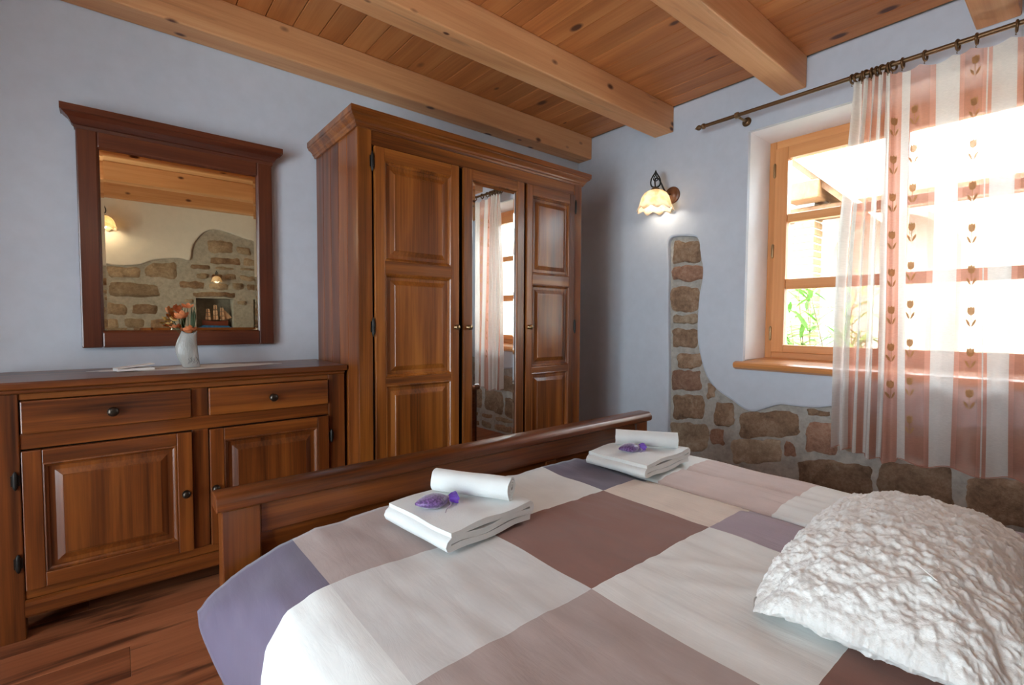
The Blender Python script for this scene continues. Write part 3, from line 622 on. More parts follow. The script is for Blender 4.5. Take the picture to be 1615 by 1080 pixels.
# ================================================================== CURTAIN, ROD, RINGS
XC = 3.10
rod = thing('curtain_rod', 'bronze curtain rod with a pointed finial above the window', 'curtain rod', (XC, .75, 2.525))
RM = Matrix.Translation((-XC, -.75, -2.525))
def RB(o): o.matrix_local = RM @ o.matrix_local; return o
RB(MB().lathe([(.0115, -.35), (.0115, 1.715)], 14, at(XC, 0, 2.525) @ AX_PY).build('pole', BRONZE, rod, smooth='auto'))
RB(MB().lathe([(.012, 0), (.017, .003), (.019, .012), (.017, .021), (.009, .024), (.009, .028), (.015, .034), (.018, .044), (.014, .056), (.006, .066), (.002, .074)], 14, at(XC, 1.715, 2.525) @ AX_PY).build('finial', BRONZE, rod, smooth=True))
for yb_ in (1.50, .03):
    br = bpy.data.objects.new('bracket', None); COL.objects.link(br); br.parent = rod; br.matrix_local = RM
    MB().lathe([(.0125, -.012), (.019, -.010), (.020, 0), (.019, .010), (.0125, .012)], 14, at(XC, yb_, 2.525) @ AX_PY).build('collar', BRASS, br, smooth='auto')
    MB().lathe([(.008, 0), (.007, .06), (.010, .08), (.012, XW - XC - .022)], 12, at(XC + .018, yb_, 2.52) @ AX_PX).build('arm', BRASS, br, smooth=True)
    MB().lathe([(.028, 0), (.030, .004), (.026, .012), (.014, .020)], 16, at(XW - .0005, yb_, 2.52) @ AX_NX).build('wall_plate', BRONZE, br, smooth='auto')
ringY = [.876, .856, .832, .812, .790, .768, .744, .720, .700, .661, .574, .455, .390, .262, .14, .02]
ring_me = None
for k, yy in enumerate(ringY):
    if ring_me is None:
        mb = MB(); n = 18
        mb.loft([[Vector(((.0225 + .0055 * math.cos(b)) * math.cos(a), .0055 * math.sin(b), (.0225 + .0055 * math.cos(b)) * math.sin(a))) for b in (2 * math.pi * j / 7 for j in range(7))] for a in (2 * math.pi * i / n for i in range(n + 1))], True, (False, False))
        mb.tube([(0, 0, -.026), (0, .002, -.031), (.002, .004, -.035), (0, 0, -.038)], .002, 6)
        o = mb.build('curtain_ring', BRONZE, rod, smooth=True); ring_me = o.data
    else: o = link('curtain_ring', ring_me, rod)
    o.matrix_local = RM @ at(XC, yy, 2.525 - .009) @ Matrix.Rotation(random.uniform(-.5, .5) if k < 9 else random.uniform(-.2, .2), 4, 'Z')
# fabric: stripe boundaries (at mid height) and their kind: 0 linen, 1 sheer pink, 2 denser pink
strip = [(.905, 0), (.874, 1), (.860, 0), (.836, 2), (.816, 0), (.790, 2), (.776, 0), (.738, 1), (.725, 0), (.702, 2), (.645, 0), (.609, 1), (.534, 2), (.514, 0), (.428, 2), (.410, 1), (.347, 2), (.335, 0), (.330, 2), (.318, 0), (.241, 2), (.222, 1), (.140, 2), (.125, 0), (.035, 2), (.015, 1), (-.06, 2), (-.08, 0), (-.16, 0)]
def cur_top(Y):
    if Y > .70: return 2.498
    rr = sorted(ringY); lo = max([r for r in rr if r <= Y] or [Y - .06]); hi = min([r for r in rr if r >= Y] or [Y + .06])
    k = (Y - lo) / (hi - lo) if hi > lo else 0; return 2.482 - 0.022 * 4 * k * (1 - k) * min(1, (hi - lo) / .12)
def cur_bot(Y): return .495 + 0.014 * math.sin(Y * 31 + 1.0) + (.02 if Y > .87 else 0) - (.02 if .645 < Y < .702 else 0)
def surf(Y, z):
    t = max(0, min(1, (2.49 - z) / 1.99)); k = smoothstep(.64, .90, Y)
    shl = -.040 * (1 - smoothstep(0, .5, t)) + .008 * t; shr = .018 * (1 - 2 * t); Yp = Y + shl * k + shr * (1 - k) + .006 * math.sin(t * 5 + Y * 20) * t
    wg = smoothstep(.655, .715, Y); top = 0.45 + 0.55 * smoothstep(0, .12, t)
    fold = wg * .034 * math.sin(2 * math.pi * (Y - .70) / .0545 + .5 * math.sin(t * 4)) + (1 - wg) * .021 * math.sin(2 * math.pi * (Y - .588) / .2135 - math.pi / 2 + .35 * math.sin(t * 4 + Y * 3))
    x = XC + fold * top * (1 + .25 * t) + .005 * n3(Y * 18, z * 1.2, 5) + .003 * n3(Y * 60, z * 2.0, 9) * (1 if Y > .72 else .4)
    return (x, Yp, z)
cur = thing('curtain', 'sheer pink and white striped curtain with brown tulip motifs', 'curtain', (XC, .4, .5)); CM = Matrix.Translation((-XC, -.4, -.5))
LINEN = thin_cloth('linen_stripe', (0.86, 0.83, 0.79), 0.13, 0.48, (1.0, 0.98, 0.96)); SHEER = thin_cloth('sheer_pink_stripe', (0.86, 0.47, 0.37), 0.54, 0.5, (1.0, 0.88, 0.84)); DENSE = thin_cloth('pink_stripe', (0.86, 0.48, 0.38), 0.36, 0.6, (1.0, 0.84, 0.79))
cb = MB(); cols = []
for (a, kd), (b_, _) in zip(strip, strip[1:]):
    n = max(2, math.ceil((a - b_) / .0065)); cols += [(a + (b_ - a) * i / n, kd) for i in range(n)]
cols.append((strip[-1][0], 0)); NZ = 60
cb.add([surf(Y, cur_bot(Y) + (cur_top(Y) - cur_bot(Y)) * j / NZ) for Y, _ in cols for j in range(NZ + 1)], [])
for i in range(len(cols) - 1):
    for j in range(NZ): cb.f.append((i * (NZ + 1) + j, (i + 1) * (NZ + 1) + j, (i + 1) * (NZ + 1) + j + 1, i * (NZ + 1) + j + 1)); cb.mi.append(cols[i][1])
fo = cb.build('fabric', [LINEN, SHEER, DENSE], cur, smooth=True); fo.matrix_local = CM
hm = MB(); hm.tube([surf(Y, cur_bot(Y) + .004) for Y, _ in cols[::2]], .0022, 6); o = hm.build('hem', DENSE, cur, smooth=True); o.matrix_local = CM
TUL = thin_cloth('brown_thread', (0.46, 0.27, 0.13), 0.12, 0.35, (.8, .6, .4))
bud = [(0, -.022), (.011, -.016), (.016, -.004), (.015, .010), (.012, .020), (.006, .014), (0, .022), (-.006, .014), (-.012, .020), (-.015, .010), (-.016, -.004), (-.011, -.016)]
leaf_ = [(.001, -.076), (.012, -.066), (.020, -.050), (.022, -.038), (.014, -.042), (.006, -.054)]
for Yc, z00 in ((.674, 2.235), (.588, 2.262), (.372, 2.418), (.160, 2.36)):
    z = z00
    while z > .70:
        mb = MB()
        for poly in (bud, leaf_, [(-p[0], p[1]) for p in reversed(leaf_)], [(-.0012, -.070), (.0012, -.070), (.0012, -.020), (-.0012, -.020)]):
            P = []
            for dy, dz in poly:
                sx, sy, sz = surf(Yc + dy * (.75 if Yc > .7 else .85), z + dz); P.append((sx - .005, sy, sz))
            mb.add(P, [tuple(range(len(P)))])
        o = mb.build('tulip_motif', TUL, cur); o.matrix_local = CM
        z -= .1925

# ================================================================== WALL LAMPS
SHADE = bpy.data.materials.new('frosted_lamp_glass'); SHADE.use_nodes = True
_nt = SHADE.node_tree; _b = _nt.nodes['Principled BSDF']; _nt.nodes.remove(_b)
_o = _nt.nodes['Material Output']; _tl = node(_nt, 'ShaderNodeBsdfTranslucent'); _df = node(_nt, 'ShaderNodeBsdfDiffuse'); _gl = node(_nt, 'ShaderNodeBsdfGlossy'); _m1 = node(_nt, 'ShaderNodeMixShader'); _m2 = node(_nt, 'ShaderNodeMixShader')
_c = ramp(_nt, tex_noise(_nt, coords(_nt, (1, 1, 1)), 22, 3), [(0.38, (0.92, 0.74, 0.52)), (0.55, (0.96, 0.89, 0.76))])
_nt.links.new(_c, _tl.inputs[0]); _nt.links.new(_c, _df.inputs[0]); _gl.inputs['Roughness'].default_value = 0.15
_m1.inputs[0].default_value = 0.6; _m2.inputs[0].default_value = 0.06
_nt.links.new(_df.outputs[0], _m1.inputs[1]); _nt.links.new(_tl.outputs[0], _m1.inputs[2]); _nt.links.new(_m1.outputs[0], _m2.inputs[1]); _nt.links.new(_gl.outputs[0], _m2.inputs[2]); _nt.links.new(_m2.outputs[0], _o.inputs[0])
BULB = bpy.data.materials.new('lit_bulb'); BULB.use_nodes = True; _bb = BULB.node_tree.nodes['Principled BSDF']; _bb.inputs['Base Color'].default_value = (1, .9, .7, 1); _bb.inputs['Emission Color'].default_value = (1.0, 0.82, 0.58, 1); _bb.inputs['Emission Strength'].default_value = 3.0
ROSE = wood('rosette_wood', ((0.11, 0.04, 0.016), (0.17, 0.068, 0.03), (0.24, 0.10, 0.05)), 2, 0.35, 0.2)
def sconce(label, loc, rz, energy, colour=(1.0, 0.90, 0.76), scale=1.0):
    """wall at local x = 0, lamp reaching out along +x"""
    t = thing('wall_lamp', label, 'lamp', loc, 'scrolled wall lamps with frilled shades', rz=rz); t.scale = (scale,) * 3; ax = Vector((1, 0, 0)).to_track_quat('Z', 'Y').to_matrix().to_4x4()
    MB().lathe([(.062, 0), (.064, .006), (.058, .014), (.050, .012), (.046, .017), (.034, .026), (.016, .032), (.004, .033)], 28, ax).build('wall_rosette', ROSE, t, smooth=True)
    ly = -.047
    a = [(.03, 0, 0), (.06, -.004, .005), (.09, -.014, .030), (.11, -.026, .075), (.125, -.037, .105), (.145, ly, .110), (.158, ly, .090), (.155, ly, .060), (.150, ly, .040)]
    MB().tube(smooth3(a, 4), .0055, 8).build('arm', IRON, t, smooth=True)
    for sg in (-1, 1):
        q = [(.150 + sg * a_ * .56, ly - sg * a_ * .83, zz) for a_, zz in ((0, .042), (.026, .052), (.034, .078), (.028, .108), (.012, .136), (0, .152), (-.003, .136), (.010, .118), (.014, .098), (.002, .088))]
        MB().tube(smooth3(q, 4), [.0055] * 22 + [.0042] * 15, 7).build('scroll', IRON, t, smooth=True)
    MB().lathe([(.005, 0), (.008, .006), (.006, .014), (.001, .024)], 10, at(.150, ly, .146)).build('finial', IRON, t, smooth=True)
    MB().lathe([(.006, .046), (.020, .042), (.030, .034), (.036, .022), (.036, .014), (.030, .014)], 20, at(.150, ly, 0)).build('shade_collar', BRASS, t, smooth=True)
    n = 60; prof = [(.030, .022), (.055, .014), (.080, -.004), (.097, -.030), (.106, -.060), (.113, -.088), (.122, -.108), (.128, -.122)]; mb = MB(); rings = []
    for i, (r, h) in enumerate(prof):
        w_ = (i / (len(prof) - 1)) ** 3
        rings.append([(.150 + math.cos(A) * r * (1 + .06 * w_ * math.cos(9 * A)), ly + math.sin(A) * r * (1 + .06 * w_ * math.cos(9 * A)), h - .012 * w_ * math.cos(9 * A)) for A in (2 * math.pi * k / n for k in range(n))])
    mb.loft(rings, True, (False, False)); sh = mb.build('lamp_shade', SHADE, t, smooth=True); sh['label'] = 'frilled amber and cream glass shade'; solid(sh, .003, 0)
    MB().lathe([(.010, .010), (.012, -.01), (.018, -.028), (.024, -.048), (.020, -.066), (.008, -.076)], 14, at(.150, ly, 0)).build('bulb', BULB, t, smooth=True)
    ld = bpy.data.lights.new('lamp_light', 'POINT'); ld.energy = energy; ld.color = colour; ld.shadow_soft_size = 0.03
    lo = bpy.data.objects.new('lamp_light', ld); COL.objects.link(lo); lo.parent = t; lo.location = (.150, ly, -.095)
    return t
def smooth3(pts, k):
    out = []
    for i in range(len(pts) - 1):
        p0, p1, p2, p3 = (Vector(pts[max(i - 1, 0)]), Vector(pts[i]), Vector(pts[i + 1]), Vector(pts[min(i + 2, len(pts) - 1)]))
        for j in range(k):
            t = j / k; out.append(0.5 * ((2 * p1) + (-p0 + p2) * t + (2 * p0 - 5 * p1 + 4 * p2 - p3) * t * t + (-p0 + 3 * p1 - 3 * p2 + p3) * t ** 3))
    return out + [Vector(pts[-1])]
sconce('lit wall lamp with frilled cream shade beside the wardrobe', (XW, 2.04, 2.149), math.pi, 1.0)
sconce('wall lamp on the bed-head wall, just showing at the edge of the wall mirror', (-0.11, YR, 2.36), math.pi / 2, 2.0)
sconce('small pale wall lamp above the ship niche, seen in the middle of the wall mirror', (1.03, YR - 0.012, 1.76), math.pi / 2, 0.05, scale=0.5)
# unseen pendant added as fill light, placed to match the vase shadow
pd = thing('fill_lamp', 'added round white globe lamp giving fill light from the pine ceiling', 'lamp', (-1.0, .30, 2.20))
FILL_GLOW, _nt, _p = new_mat('fill_lamp_glow'); _p.inputs['Base Color'].default_value = (.9, .9, .88, 1); _p.inputs['Emission Color'].default_value = (.95, .98, 1.0, 1); _p.inputs['Emission Strength'].default_value = 20.0
MB().tube([(0, 0, .14), (0, 0, H - 2.20)], .004, 8).build('cord', IRON, pd); MB().lathe([(.05, 0), (.045, -.02), (.012, -.035)], 20, at(0, 0, H - 2.20)).build('ceiling_rose', BRASS, pd, smooth='auto')
MB().lathe([(.012, .145), (.030, .140), (.036, .120), (.034, .105)], 20).build('lamp_cap', BRASS, pd, smooth='auto')
MB().lathe([(.125 * math.sin(math.pi * k / 16) + .001, .125 * -math.cos(math.pi * k / 16)) for k in range(17)], 28).build('globe', FILL_GLOW, pd, smooth=True)
cp = MB().box(XL - 1.5, XL - .3, -2.2, 2.4, 2.42, 2.52).build('sun_blocker', PLASTER); tag(cp, 'added unseen canopy over the balcony door outside', 'blocker', kind='structure')  # unseen slab added to stop sun entering by the added door

# ================================================================== TOWELS AND SACHETS
T_WHITE = cloth_mat('terry_white', (0.71, 0.735, 0.725), weave=420, bmp=0.7, sheen=0.4)
def band(mb, path, th, length, wob, seed, rows_=10):
    """a cloth of thickness th following a 2-D path (p, z), drawn out along local y"""
    pts = [Vector(p) for p in path]; L = []; Rr = []
    for i, p in enumerate(pts):
        t = (pts[min(i + 1, len(pts) - 1)] - pts[max(i - 1, 0)]).normalized(); n = Vector((-t.y, t.x)); L.append(p + n * th / 2); Rr.append(p - n * th / 2)
    ring = L + Rr[::-1]; rings = []
    for j in range(rows_ + 1):
        y = (j / rows_ - .5) * length; rr = []
        for k, p in enumerate(ring):
            ed = 1 - smoothstep(0, .1, min(j, rows_ - j) / rows_); a = n3(p.x * 12 + seed, y * 9, p.y * 30) * wob
            rr.append((p.x + a * .5, y + ed * n3(p.x * 15, p.y * 50, seed) * .004 * (1 if j else -1), p.y + a * (0.2 if p.y < .012 else 1.0)))
        rings.append(rr)
    mb.loft(rings, True, (True, True)); return mb
def folded_towel(label, cx, cy, z, w, l, rz):
    path = []; h = .0195; lay = 3
    for k in range(lay):
        zz = .010 + k * h; xs = [(-w / 2 + .012) + (w - .024) * i / 10 for i in range(11)]
        if k % 2 == 0: xs = xs[::-1]
        path += [(x, zz + .0035 * math.sin(i * .9 + k)) for i, x in enumerate(xs)]
        if k < lay - 1:
            sg = -1 if k % 2 == 0 else 1; ex = sg * (w / 2 - .012)
            path += [(ex + sg * .010 * math.sin(a), zz + h / 2 - h / 2 * math.cos(a)) for a in (R(40), R(90), R(140))]
    mb = band(MB(), path, .0172, l, .004, cx * 7)
    o = mb.build('folded_towel', T_WHITE, None, bevel=0, smooth=True, loc=(cx, cy, z)); o.rotation_euler = (0, 0, rz); o.data.set_sharp_from_angle(angle=R(55)); return tag(o, label, 'towel', 'folded white towels on the bed')
def rolled_towel(label, cx, cy, z, r, l, rz):
    path = []; turns = 3.6; n = 90
    for i in range(n):
        t = i / (n - 1); a = t * turns * 2 * math.pi + 1.2; rr = .006 + (r - .010) * t; path.append((rr * math.cos(a), r + rr * math.sin(a)))
    mb = band(MB(), path, (r - .010) / turns * .72, l, .0025, cx * 11, 12)
    o = mb.build('rolled_towel', T_WHITE, None, smooth=True, loc=(cx, cy, z)); o.rotation_euler = (0, 0, rz); o.data.set_sharp_from_angle(angle=R(50)); return tag(o, label, 'towel', 'rolled white towels on folded ones')
TZ = .574
folded_towel('folded white towel by the middle of the footboard, under a rolled one', .83, 1.255, TZ, .34, .31, R(6))
folded_towel('folded white towel at the stone-wall end of the footboard, under a rolled one', 1.80, 1.275, TZ, .38, .29, R(4))
rolled_towel('rolled white towel on the folded towel near the middle of the footboard', .89, 1.27, TZ + .060, .040, .27, R(31))
rolled_towel('rolled white towel on the folded towel near the stone wall', 1.865, 1.285, TZ + .060, .038, .27, R(38))
ORGANZA = bpy.data.materials.new('purple_organza'); ORGANZA.use_nodes = True
_nt = ORGANZA.node_tree; _p = _nt.nodes['Principled BSDF']; _p.inputs['Roughness'].default_value = .35; _p.inputs['Sheen Weight'].default_value = .6
_nt.links.new(ramp(_nt, tex_noise(_nt, coords(_nt, (1, 1, 1)), 160, 3), [(0.4, (0.055, 0.020, 0.11)), (0.65, (0.21, 0.11, 0.33))]), _p.inputs['Base Color'])
FRILL = thin_cloth('violet_organza_frill', (0.25, 0.10, 0.75), .3, .5, (.8, .7, 1)); RIBBON = plain('silver_ribbon', (0.42, 0.36, 0.44), .4)
def sachet(label, x, y, z, rz, tilt, s=1.0):
    t = thing('lavender_sachet', label, 'sachet', (x, y, z), 'purple lavender sachets', rz=rz)
    rings = []
    for u, w_, h in ((-.062, .003, .003), (-.05, .016, .009), (-.03, .031, .017), (-.008, .036, .020), (.012, .028, .017), (.026, .012, .010), (.032, .007, .007)):
        rings.append([(u * s, w_ * s * math.cos(a), (.020 + h * math.sin(a) * (1 if math.sin(a) > 0 else .9)) * s + .002 * n3(u * 60, a * 2, x)) for a in (2 * math.pi * k / 14 for k in range(14))])
    MB().loft(rings, True, (True, True)).build('bag', ORGANZA, t, smooth=True)
    rings = [[(u * s, w_ * s * math.cos(a) * (1 + .25 * math.sin(5 * a)), (.021 + h * math.sin(a)) * s) for a in (2 * math.pi * k / 20 for k in range(20))] for u, w_, h in ((.030, .007, .007), (.038, .013, .010), (.048, .021, .014), (.055, .024, .015))]
    MB().loft(rings, True, (False, False)).build('frill', FRILL, t, smooth=True)
    MB().tube([(.031 * s, .008 * math.cos(a), .021 * s + .008 * math.sin(a)) for a in (2 * math.pi * k / 12 for k in range(13))], .0018, 6).build('tie', RIBBON, t, smooth=True)
    for sg, ln in ((-1, .045), (-.4, .035)): MB().tube(smooth3([(.031, -.006, .024), (.036, -.02 + .005 * sg, .014), (.030 + .012 * sg, -.035, .004), (.026 + .02 * sg, -.035 - ln * .5, .0022)], 5), .0014, 5).build('ribbon_tail', RIBBON, t, smooth=True)
    return t
sachet('purple lavender sachet on the towel near the middle of the footboard', .752, 1.262, TZ + .056, R(-12), 0, 1.12)
sachet('purple lavender sachet on the towel near the stone wall', 1.742, 1.272, TZ + .056, R(-22), 0, 1.05)

# ================================================================== FLUFFY CUSHION
FUR = bpy.data.materials.new('white_plush'); FUR.use_nodes = True
_nt = FUR.node_tree; _p = _nt.nodes['Principled BSDF']; _p.inputs['Roughness'].default_value = .95; _p.inputs['Sheen Weight'].default_value = .3
_nt.links.new(ramp(_nt, tex_noise(_nt, coords(_nt, (1, 1, 1)), 60, 3), [(0.3, (0.72, 0.72, 0.69)), (0.7, (0.82, 0.83, 0.81))]), _p.inputs['Base Color'])
bump(_nt, _p, tex_noise(_nt, coords(_nt, (1, 1, 1)), 220, 3), .5, .003)
cu = thing('cushion', 'large white fluffy plush cushion lying on the bed', 'cushion', (1.478, .268, .563), rz=R(3))
HX, HY, HZ = .435, .222, .130
def cushion_pt(th, u, v):
    """square plan with slightly drawn-in sides and thin corners, pillowy height"""
    rr = (abs(u) ** 9 + abs(v) ** 9) ** (1 / 9); kk = max(abs(u), abs(v)) / rr if rr > 1e-6 else 1; x, y = u * kk * HX, v * kk * HY; h = (max(0, 1 - abs(u) ** 2.3) * max(0, 1 - abs(v) ** 2.3)) ** .55
    sm = .046 - .032 * smoothstep(.55, 1.0, abs(u)) * smoothstep(.55, 1.0, abs(v))
    return Vector((x, y, sm + HZ * h * th if th > 0 else sm - (sm - .003) * min(1, h * 1.8)))
def tuft(p):
    c = Vector((p.x * 26, p.y * 26 + .5 * math.sin(p.x * 20), p.z * 14)); d = noise.voronoi(c)[0]
    return (0.5 - d[0]) * .016 - abs(n3(p.x * 55, p.y * 55, p.z * 40)) * .008 + .003 * n3(p.x * 150, p.y * 150, p.z * 90)
mb = MB(); N = 240
for side in (1, 0):
    g = []
    for j in range(N + 1):
        for i in range(N + 1):
            u, v = 2 * i / N - 1, 2 * j / N - 1
            u, v = math.copysign(1 - (1 - abs(u)) ** 1.25, u), math.copysign(1 - (1 - abs(v)) ** 1.25, v)
            p = cushion_pt(side, u, v); core = Vector((u * HX * .86, v * HY * .82, .046)); d = p - core
            d = (d + Vector((0, 0, .012 * (1 if side else -1)) ) * (1 - max(abs(u), abs(v)))).normalized()
            q = p + d * (tuft(p) if side or p.z > .02 else 0.0); q.z = max(q.z, .002); g.append(q)
    n = N + 1; mb.add(g, [(j * n + i, j * n + i + 1, (j + 1) * n + i + 1, (j + 1) * n + i) for j in range(N) for i in range(N)])
mb.build('cover', FUR, cu, smooth=True)
tg = MB().box(-.009, .009, -.0006, .0006, 0, .034).build('care_tag', plain('tag_white', (.85, .85, .83), .6), cu); tg.matrix_local = at(-.285, -.080, .150) @ Matrix.Rotation(R(38), 4, 'Z') @ Matrix.Rotation(R(-50), 4, 'X') @ Matrix.Rotation(R(25), 4, 'Y')

# ================================================================== THINGS ON THE DRESSER
LACE = bpy.data.materials.new('white_lace'); LACE.use_nodes = True
_nt = LACE.node_tree; _p = _nt.nodes['Principled BSDF']; _p.inputs['Base Color'].default_value = (.78, .76, .72, 1); _p.inputs['Roughness'].default_value = .9
_vo = node(_nt, 'ShaderNodeTexVoronoi'); _nt.links.new(coords(_nt, (1, 1, 1), False), _vo.inputs['Vector']); _vo.inputs['Scale'].default_value = 110
_nt.links.new(ramp(_nt, _vo.outputs['Distance'], [(0.10, (0, 0, 0)), (0.15, (1, 1, 1))]), _p.inputs['Alpha'])
rb = MB(); ring = []
for k in range(160):
    a = 2 * math.pi * k / 160; c, s_ = math.cos(a), math.sin(a); r = (abs(c) ** 1.35 + abs(s_) ** 1.35) ** (-1 / 1.35) * (1 + .025 * math.cos(20 * a)); ring.append((c * r * .385, s_ * r * .125, 0))
rb.loft([[(x * .02, y * .02, 0.0006) for x, y, z in ring], [(x * .6, y * .6, .0006) for x, y, z in ring], ring], True, (True, False))
o = rb.build('lace_runner', LACE, None, loc=(.297, 2.785, AT + .0012)); o.rotation_euler = (0, 0, R(-3)); solid(o, .001, 1); tag(o, 'narrow white lace runner on the dresser top', 'runner')
lf = thing('leaflet', 'small white folded leaflet on the lace runner', 'leaflet', (.068, 2.745, AT + .0035), rz=R(14)); PAPER = plain('white_paper', (.86, .86, .84), .6, 0, 40, .04)
MB().box(-.068, .068, -.035, .035, 0, .010).build('page', PAPER, lf, bevel=.001)
MB().loft([[(-.068, yy, .0105), (.068, yy, .024), (.068, yy, .0265), (-.068, yy, .013)] for yy in (-.035, .035)], True, (True, True)).build('cover', PAPER, lf)
vz = thing('vase', 'curved white frosted glass vase standing on the lace runner', 'vase', (.285, 2.762, AT + .0025))
VG, _nt, _p = new_mat('frosted_vase_glass'); _p.inputs['Base Color'].default_value = (.86, .86, .83, 1); _p.inputs['Transmission Weight'].default_value = .7; _p.inputs['Roughness'].default_value = .14; _p.inputs['IOR'].default_value = 1.4
_sw = tex_noise(_nt, coords(_nt, (1, 1, .35), False), 40, 3, .5, 2.5); bump(_nt, _p, _sw, .5, .006)
vp = [(0, .034, .000), (.004, .036, -.001), (.020, .038, -.005), (.045, .042, -.012), (.075, .0445, -.017), (.105, .0435, -.017), (.135, .039, -.012), (.158, .034, -.006), (.170, .032, -.003)]
rings = [[(dx + r * math.cos(a) * (1 + .06 * math.cos(3 * a + h * 18)), r * .62 * math.sin(a), h + (.006 * math.cos(2 * a) if h > .16 else 0)) for a in (2 * math.pi * k / 28 for k in range(28))] for h, r, dx in vp]
o = MB().loft(rings, True, (True, False)).build('body', VG, vz, smooth=True); solid(o, .003, -1)
DECO = plain('dark_etching', (.05, .05, .06), .5); 
for q in range(7): MB().tube([(-.015 + q * .006, -.0262, .018 + .004 * (q % 3)), (-.010 + q * .006 + .003 * (q % 2), -.0275, .032 + .005 * (q % 2)), (-.013 + q * .006, -.0285, .044 + .004 * (q % 3))], .0009, 5).build('etched_twig', DECO, vz)
fl = thing('flower_bunch', 'small bunch of orange artificial flowers in the frosted vase', 'flowers', (.285, 2.762, AT + .0025))
PET = plain('orange_petal', (.62, .20, .07), .7, 0, 60, .25); GRN = plain('dark_green_stem', (.035, .06, .02), .7); OCH = plain('ochre_petal', (.62, .40, .12), .7, 0, 60, .25)
rf = random.Random(2)
heads = [(-.055, 0, .272, .020), (-.012, -.01, .284, .021), (-.034, -.02, .238, .025), (-.070, .005, .224, .018), (-.058, -.005, .190, .018), (0, -.01, .168, .024), (-.018, -.004, .175, .018), (-.082, 0, .206, .014), (.018, 0, .178, .014)]
for i, (fx, fy, fz, fr_) in enumerate(heads):
    fr_ *= 1.3
    st_ = MB().tube(smooth3([(-.004, 0, .04), (-.006 + fx * .2, 0, .13), (fx * .7, fy * .6, (.16 + fz) / 2), (fx, fy, fz)], 4), .0014, 5).build('stem', GRN, fl)
    hd = bpy.data.objects.new('flower', None); COL.objects.link(hd); hd.parent = fl; hd.location = (fx, fy, fz); hd.rotation_euler = (rf.uniform(-.9, .3) + .7, rf.uniform(-.6, .6), rf.uniform(0, 6))
    pet = MB()
    for u_, w_, h_ in ((0, 0, 0),):
        P = [(0, 0, 0), (fr_ * .35, -fr_ * .30, fr_ * .18), (fr_ * .80, -fr_ * .34, fr_ * .42), (fr_ * 1.05, 0, fr_ * .62), (fr_ * .80, fr_ * .34, fr_ * .42), (fr_ * .35, fr_ * .30, fr_ * .18), (fr_ * .6, 0, fr_ * .20)]
        pet.add(P, [(0, 1, 6), (1, 2, 6), (2, 3, 6), (3, 4, 6), (4, 5, 6), (5, 0, 6)])
    pm_ = None
    for k in range(6):
        if pm_ is None: po_ = pet.build('petal', OCH if i in (3, 7) else PET, hd, smooth=True); pm_ = po_.data
        else: po_ = link('petal', pm_, hd)
        po_.matrix_local = Matrix.Rotation(k * math.pi / 3, 4, 'Z')
for lx, tilt in ((.012, .10), (.020, -.05), (.006, .0)):
    MB().tube(smooth3([(0, 0, .10), (lx * .7, 0, .20), (lx, 0, .25), (lx + tilt * .08, 0, .315 - lx * 2)], 4), [.0016] * 4 + [.004] * 5 + [.003, .002, .0015, .0008], 6).build('leaf_blade', GRN, fl, smooth=True)

# ================================================================== MODEL SHIPS IN THE WALL NICHES (seen in the wall mirror)
HULL = plain('ship_hull_red_brown', (.20, .045, .025), .5); SAIL = plain('ship_sail', (.62, .36, .22), .8); SEA = plain('painted_sea', (.04, .20, .48), .5, 0, 40, .4); MAST = plain('ship_mast', (.12, .05, .03), .6)
def ship(label, x, y, z):
    t = thing('model_ship', label, 'model ship', (x, y, z), 'model ships in the wall niches')
    MB().loft([[(-.20, -.06, 0), (.20, -.06, 0), (.20, .06, 0), (-.20, .06, 0)], [(-.19, -.055, .035), (.19, -.055, .03), (.19, .055, .03), (-.19, .055, .035)], [(-.15, -.03, .062), (.15, -.03, .055), (.15, .03, .055), (-.15, .03, .062)]], True, (True, True)).build('sea_base', SEA, t, bevel=.006)
    rings = []
    for u in range(11):
        q = u / 10; xx = -.15 + .30 * q; w_ = .034 * math.sin(math.pi * min(1, .12 + q * .92)) ** .6; sh_ = .02 * (2 * q - 1) ** 2
        rings.append([(xx, -w_, .115 + sh_), (xx, -w_ * .9, .085 + sh_ * .5), (xx, -w_ * .4, .055), (xx, w_ * .4, .055), (xx, w_ * .9, .085 + sh_ * .5), (xx, w_, .115 + sh_)])
    MB().loft(rings, True, (True, True)).build('hull', HULL, t, smooth='auto')
    MB().tube([(.15, 0, .128), (.205, 0, .165)], .003, 6).build('bowsprit', MAST, t)
    for mx_, mh in ((-.085, .30), (.0, .355), (.075, .32)):
        m_ = MB().tube([(mx_, 0, .10), (mx_, 0, mh)], .003, 6).build('mast', MAST, t)
        for k in range(3):
            z0 = .135 + k * (mh - .15) / 3; z1_ = z0 + (mh - .15) / 3 * .86; w0 = .040 - k * .007
            g = []
            for j in range(5):
                for i in range(5):
                    a, b_ = i / 4 * 2 - 1, j / 4; g.append((mx_ + .004 + .014 * (1 - a * a) * math.sin(math.pi * b_) + a * w0 * .75 * (1 - .15 * b_), a * w0 * .5, z0 + (z1_ - z0) * b_))
            o = MB().add(g, [(j * 5 + i, j * 5 + i + 1, (j + 1) * 5 + i + 1, (j + 1) * 5 + i) for j in range(4) for i in range(4)]).build('sail', SAIL, m_, smooth=True); solid(o, .0012, 0)
    o = MB().add([(.09, 0, .29), (.20, 0, .165), (.105, 0, .135)], [(0, 1, 2)]).build('jib', SAIL, t); solid(o, .0012, 0)
    return t
ship('model sailing ship on a blue base in the wall niche, seen in the wall mirror', 1.055, YR - .13, 1.07)
ship('model sailing ship in the second niche, at the edge of the wall mirror', 1.715, YR - .13, 1.07)

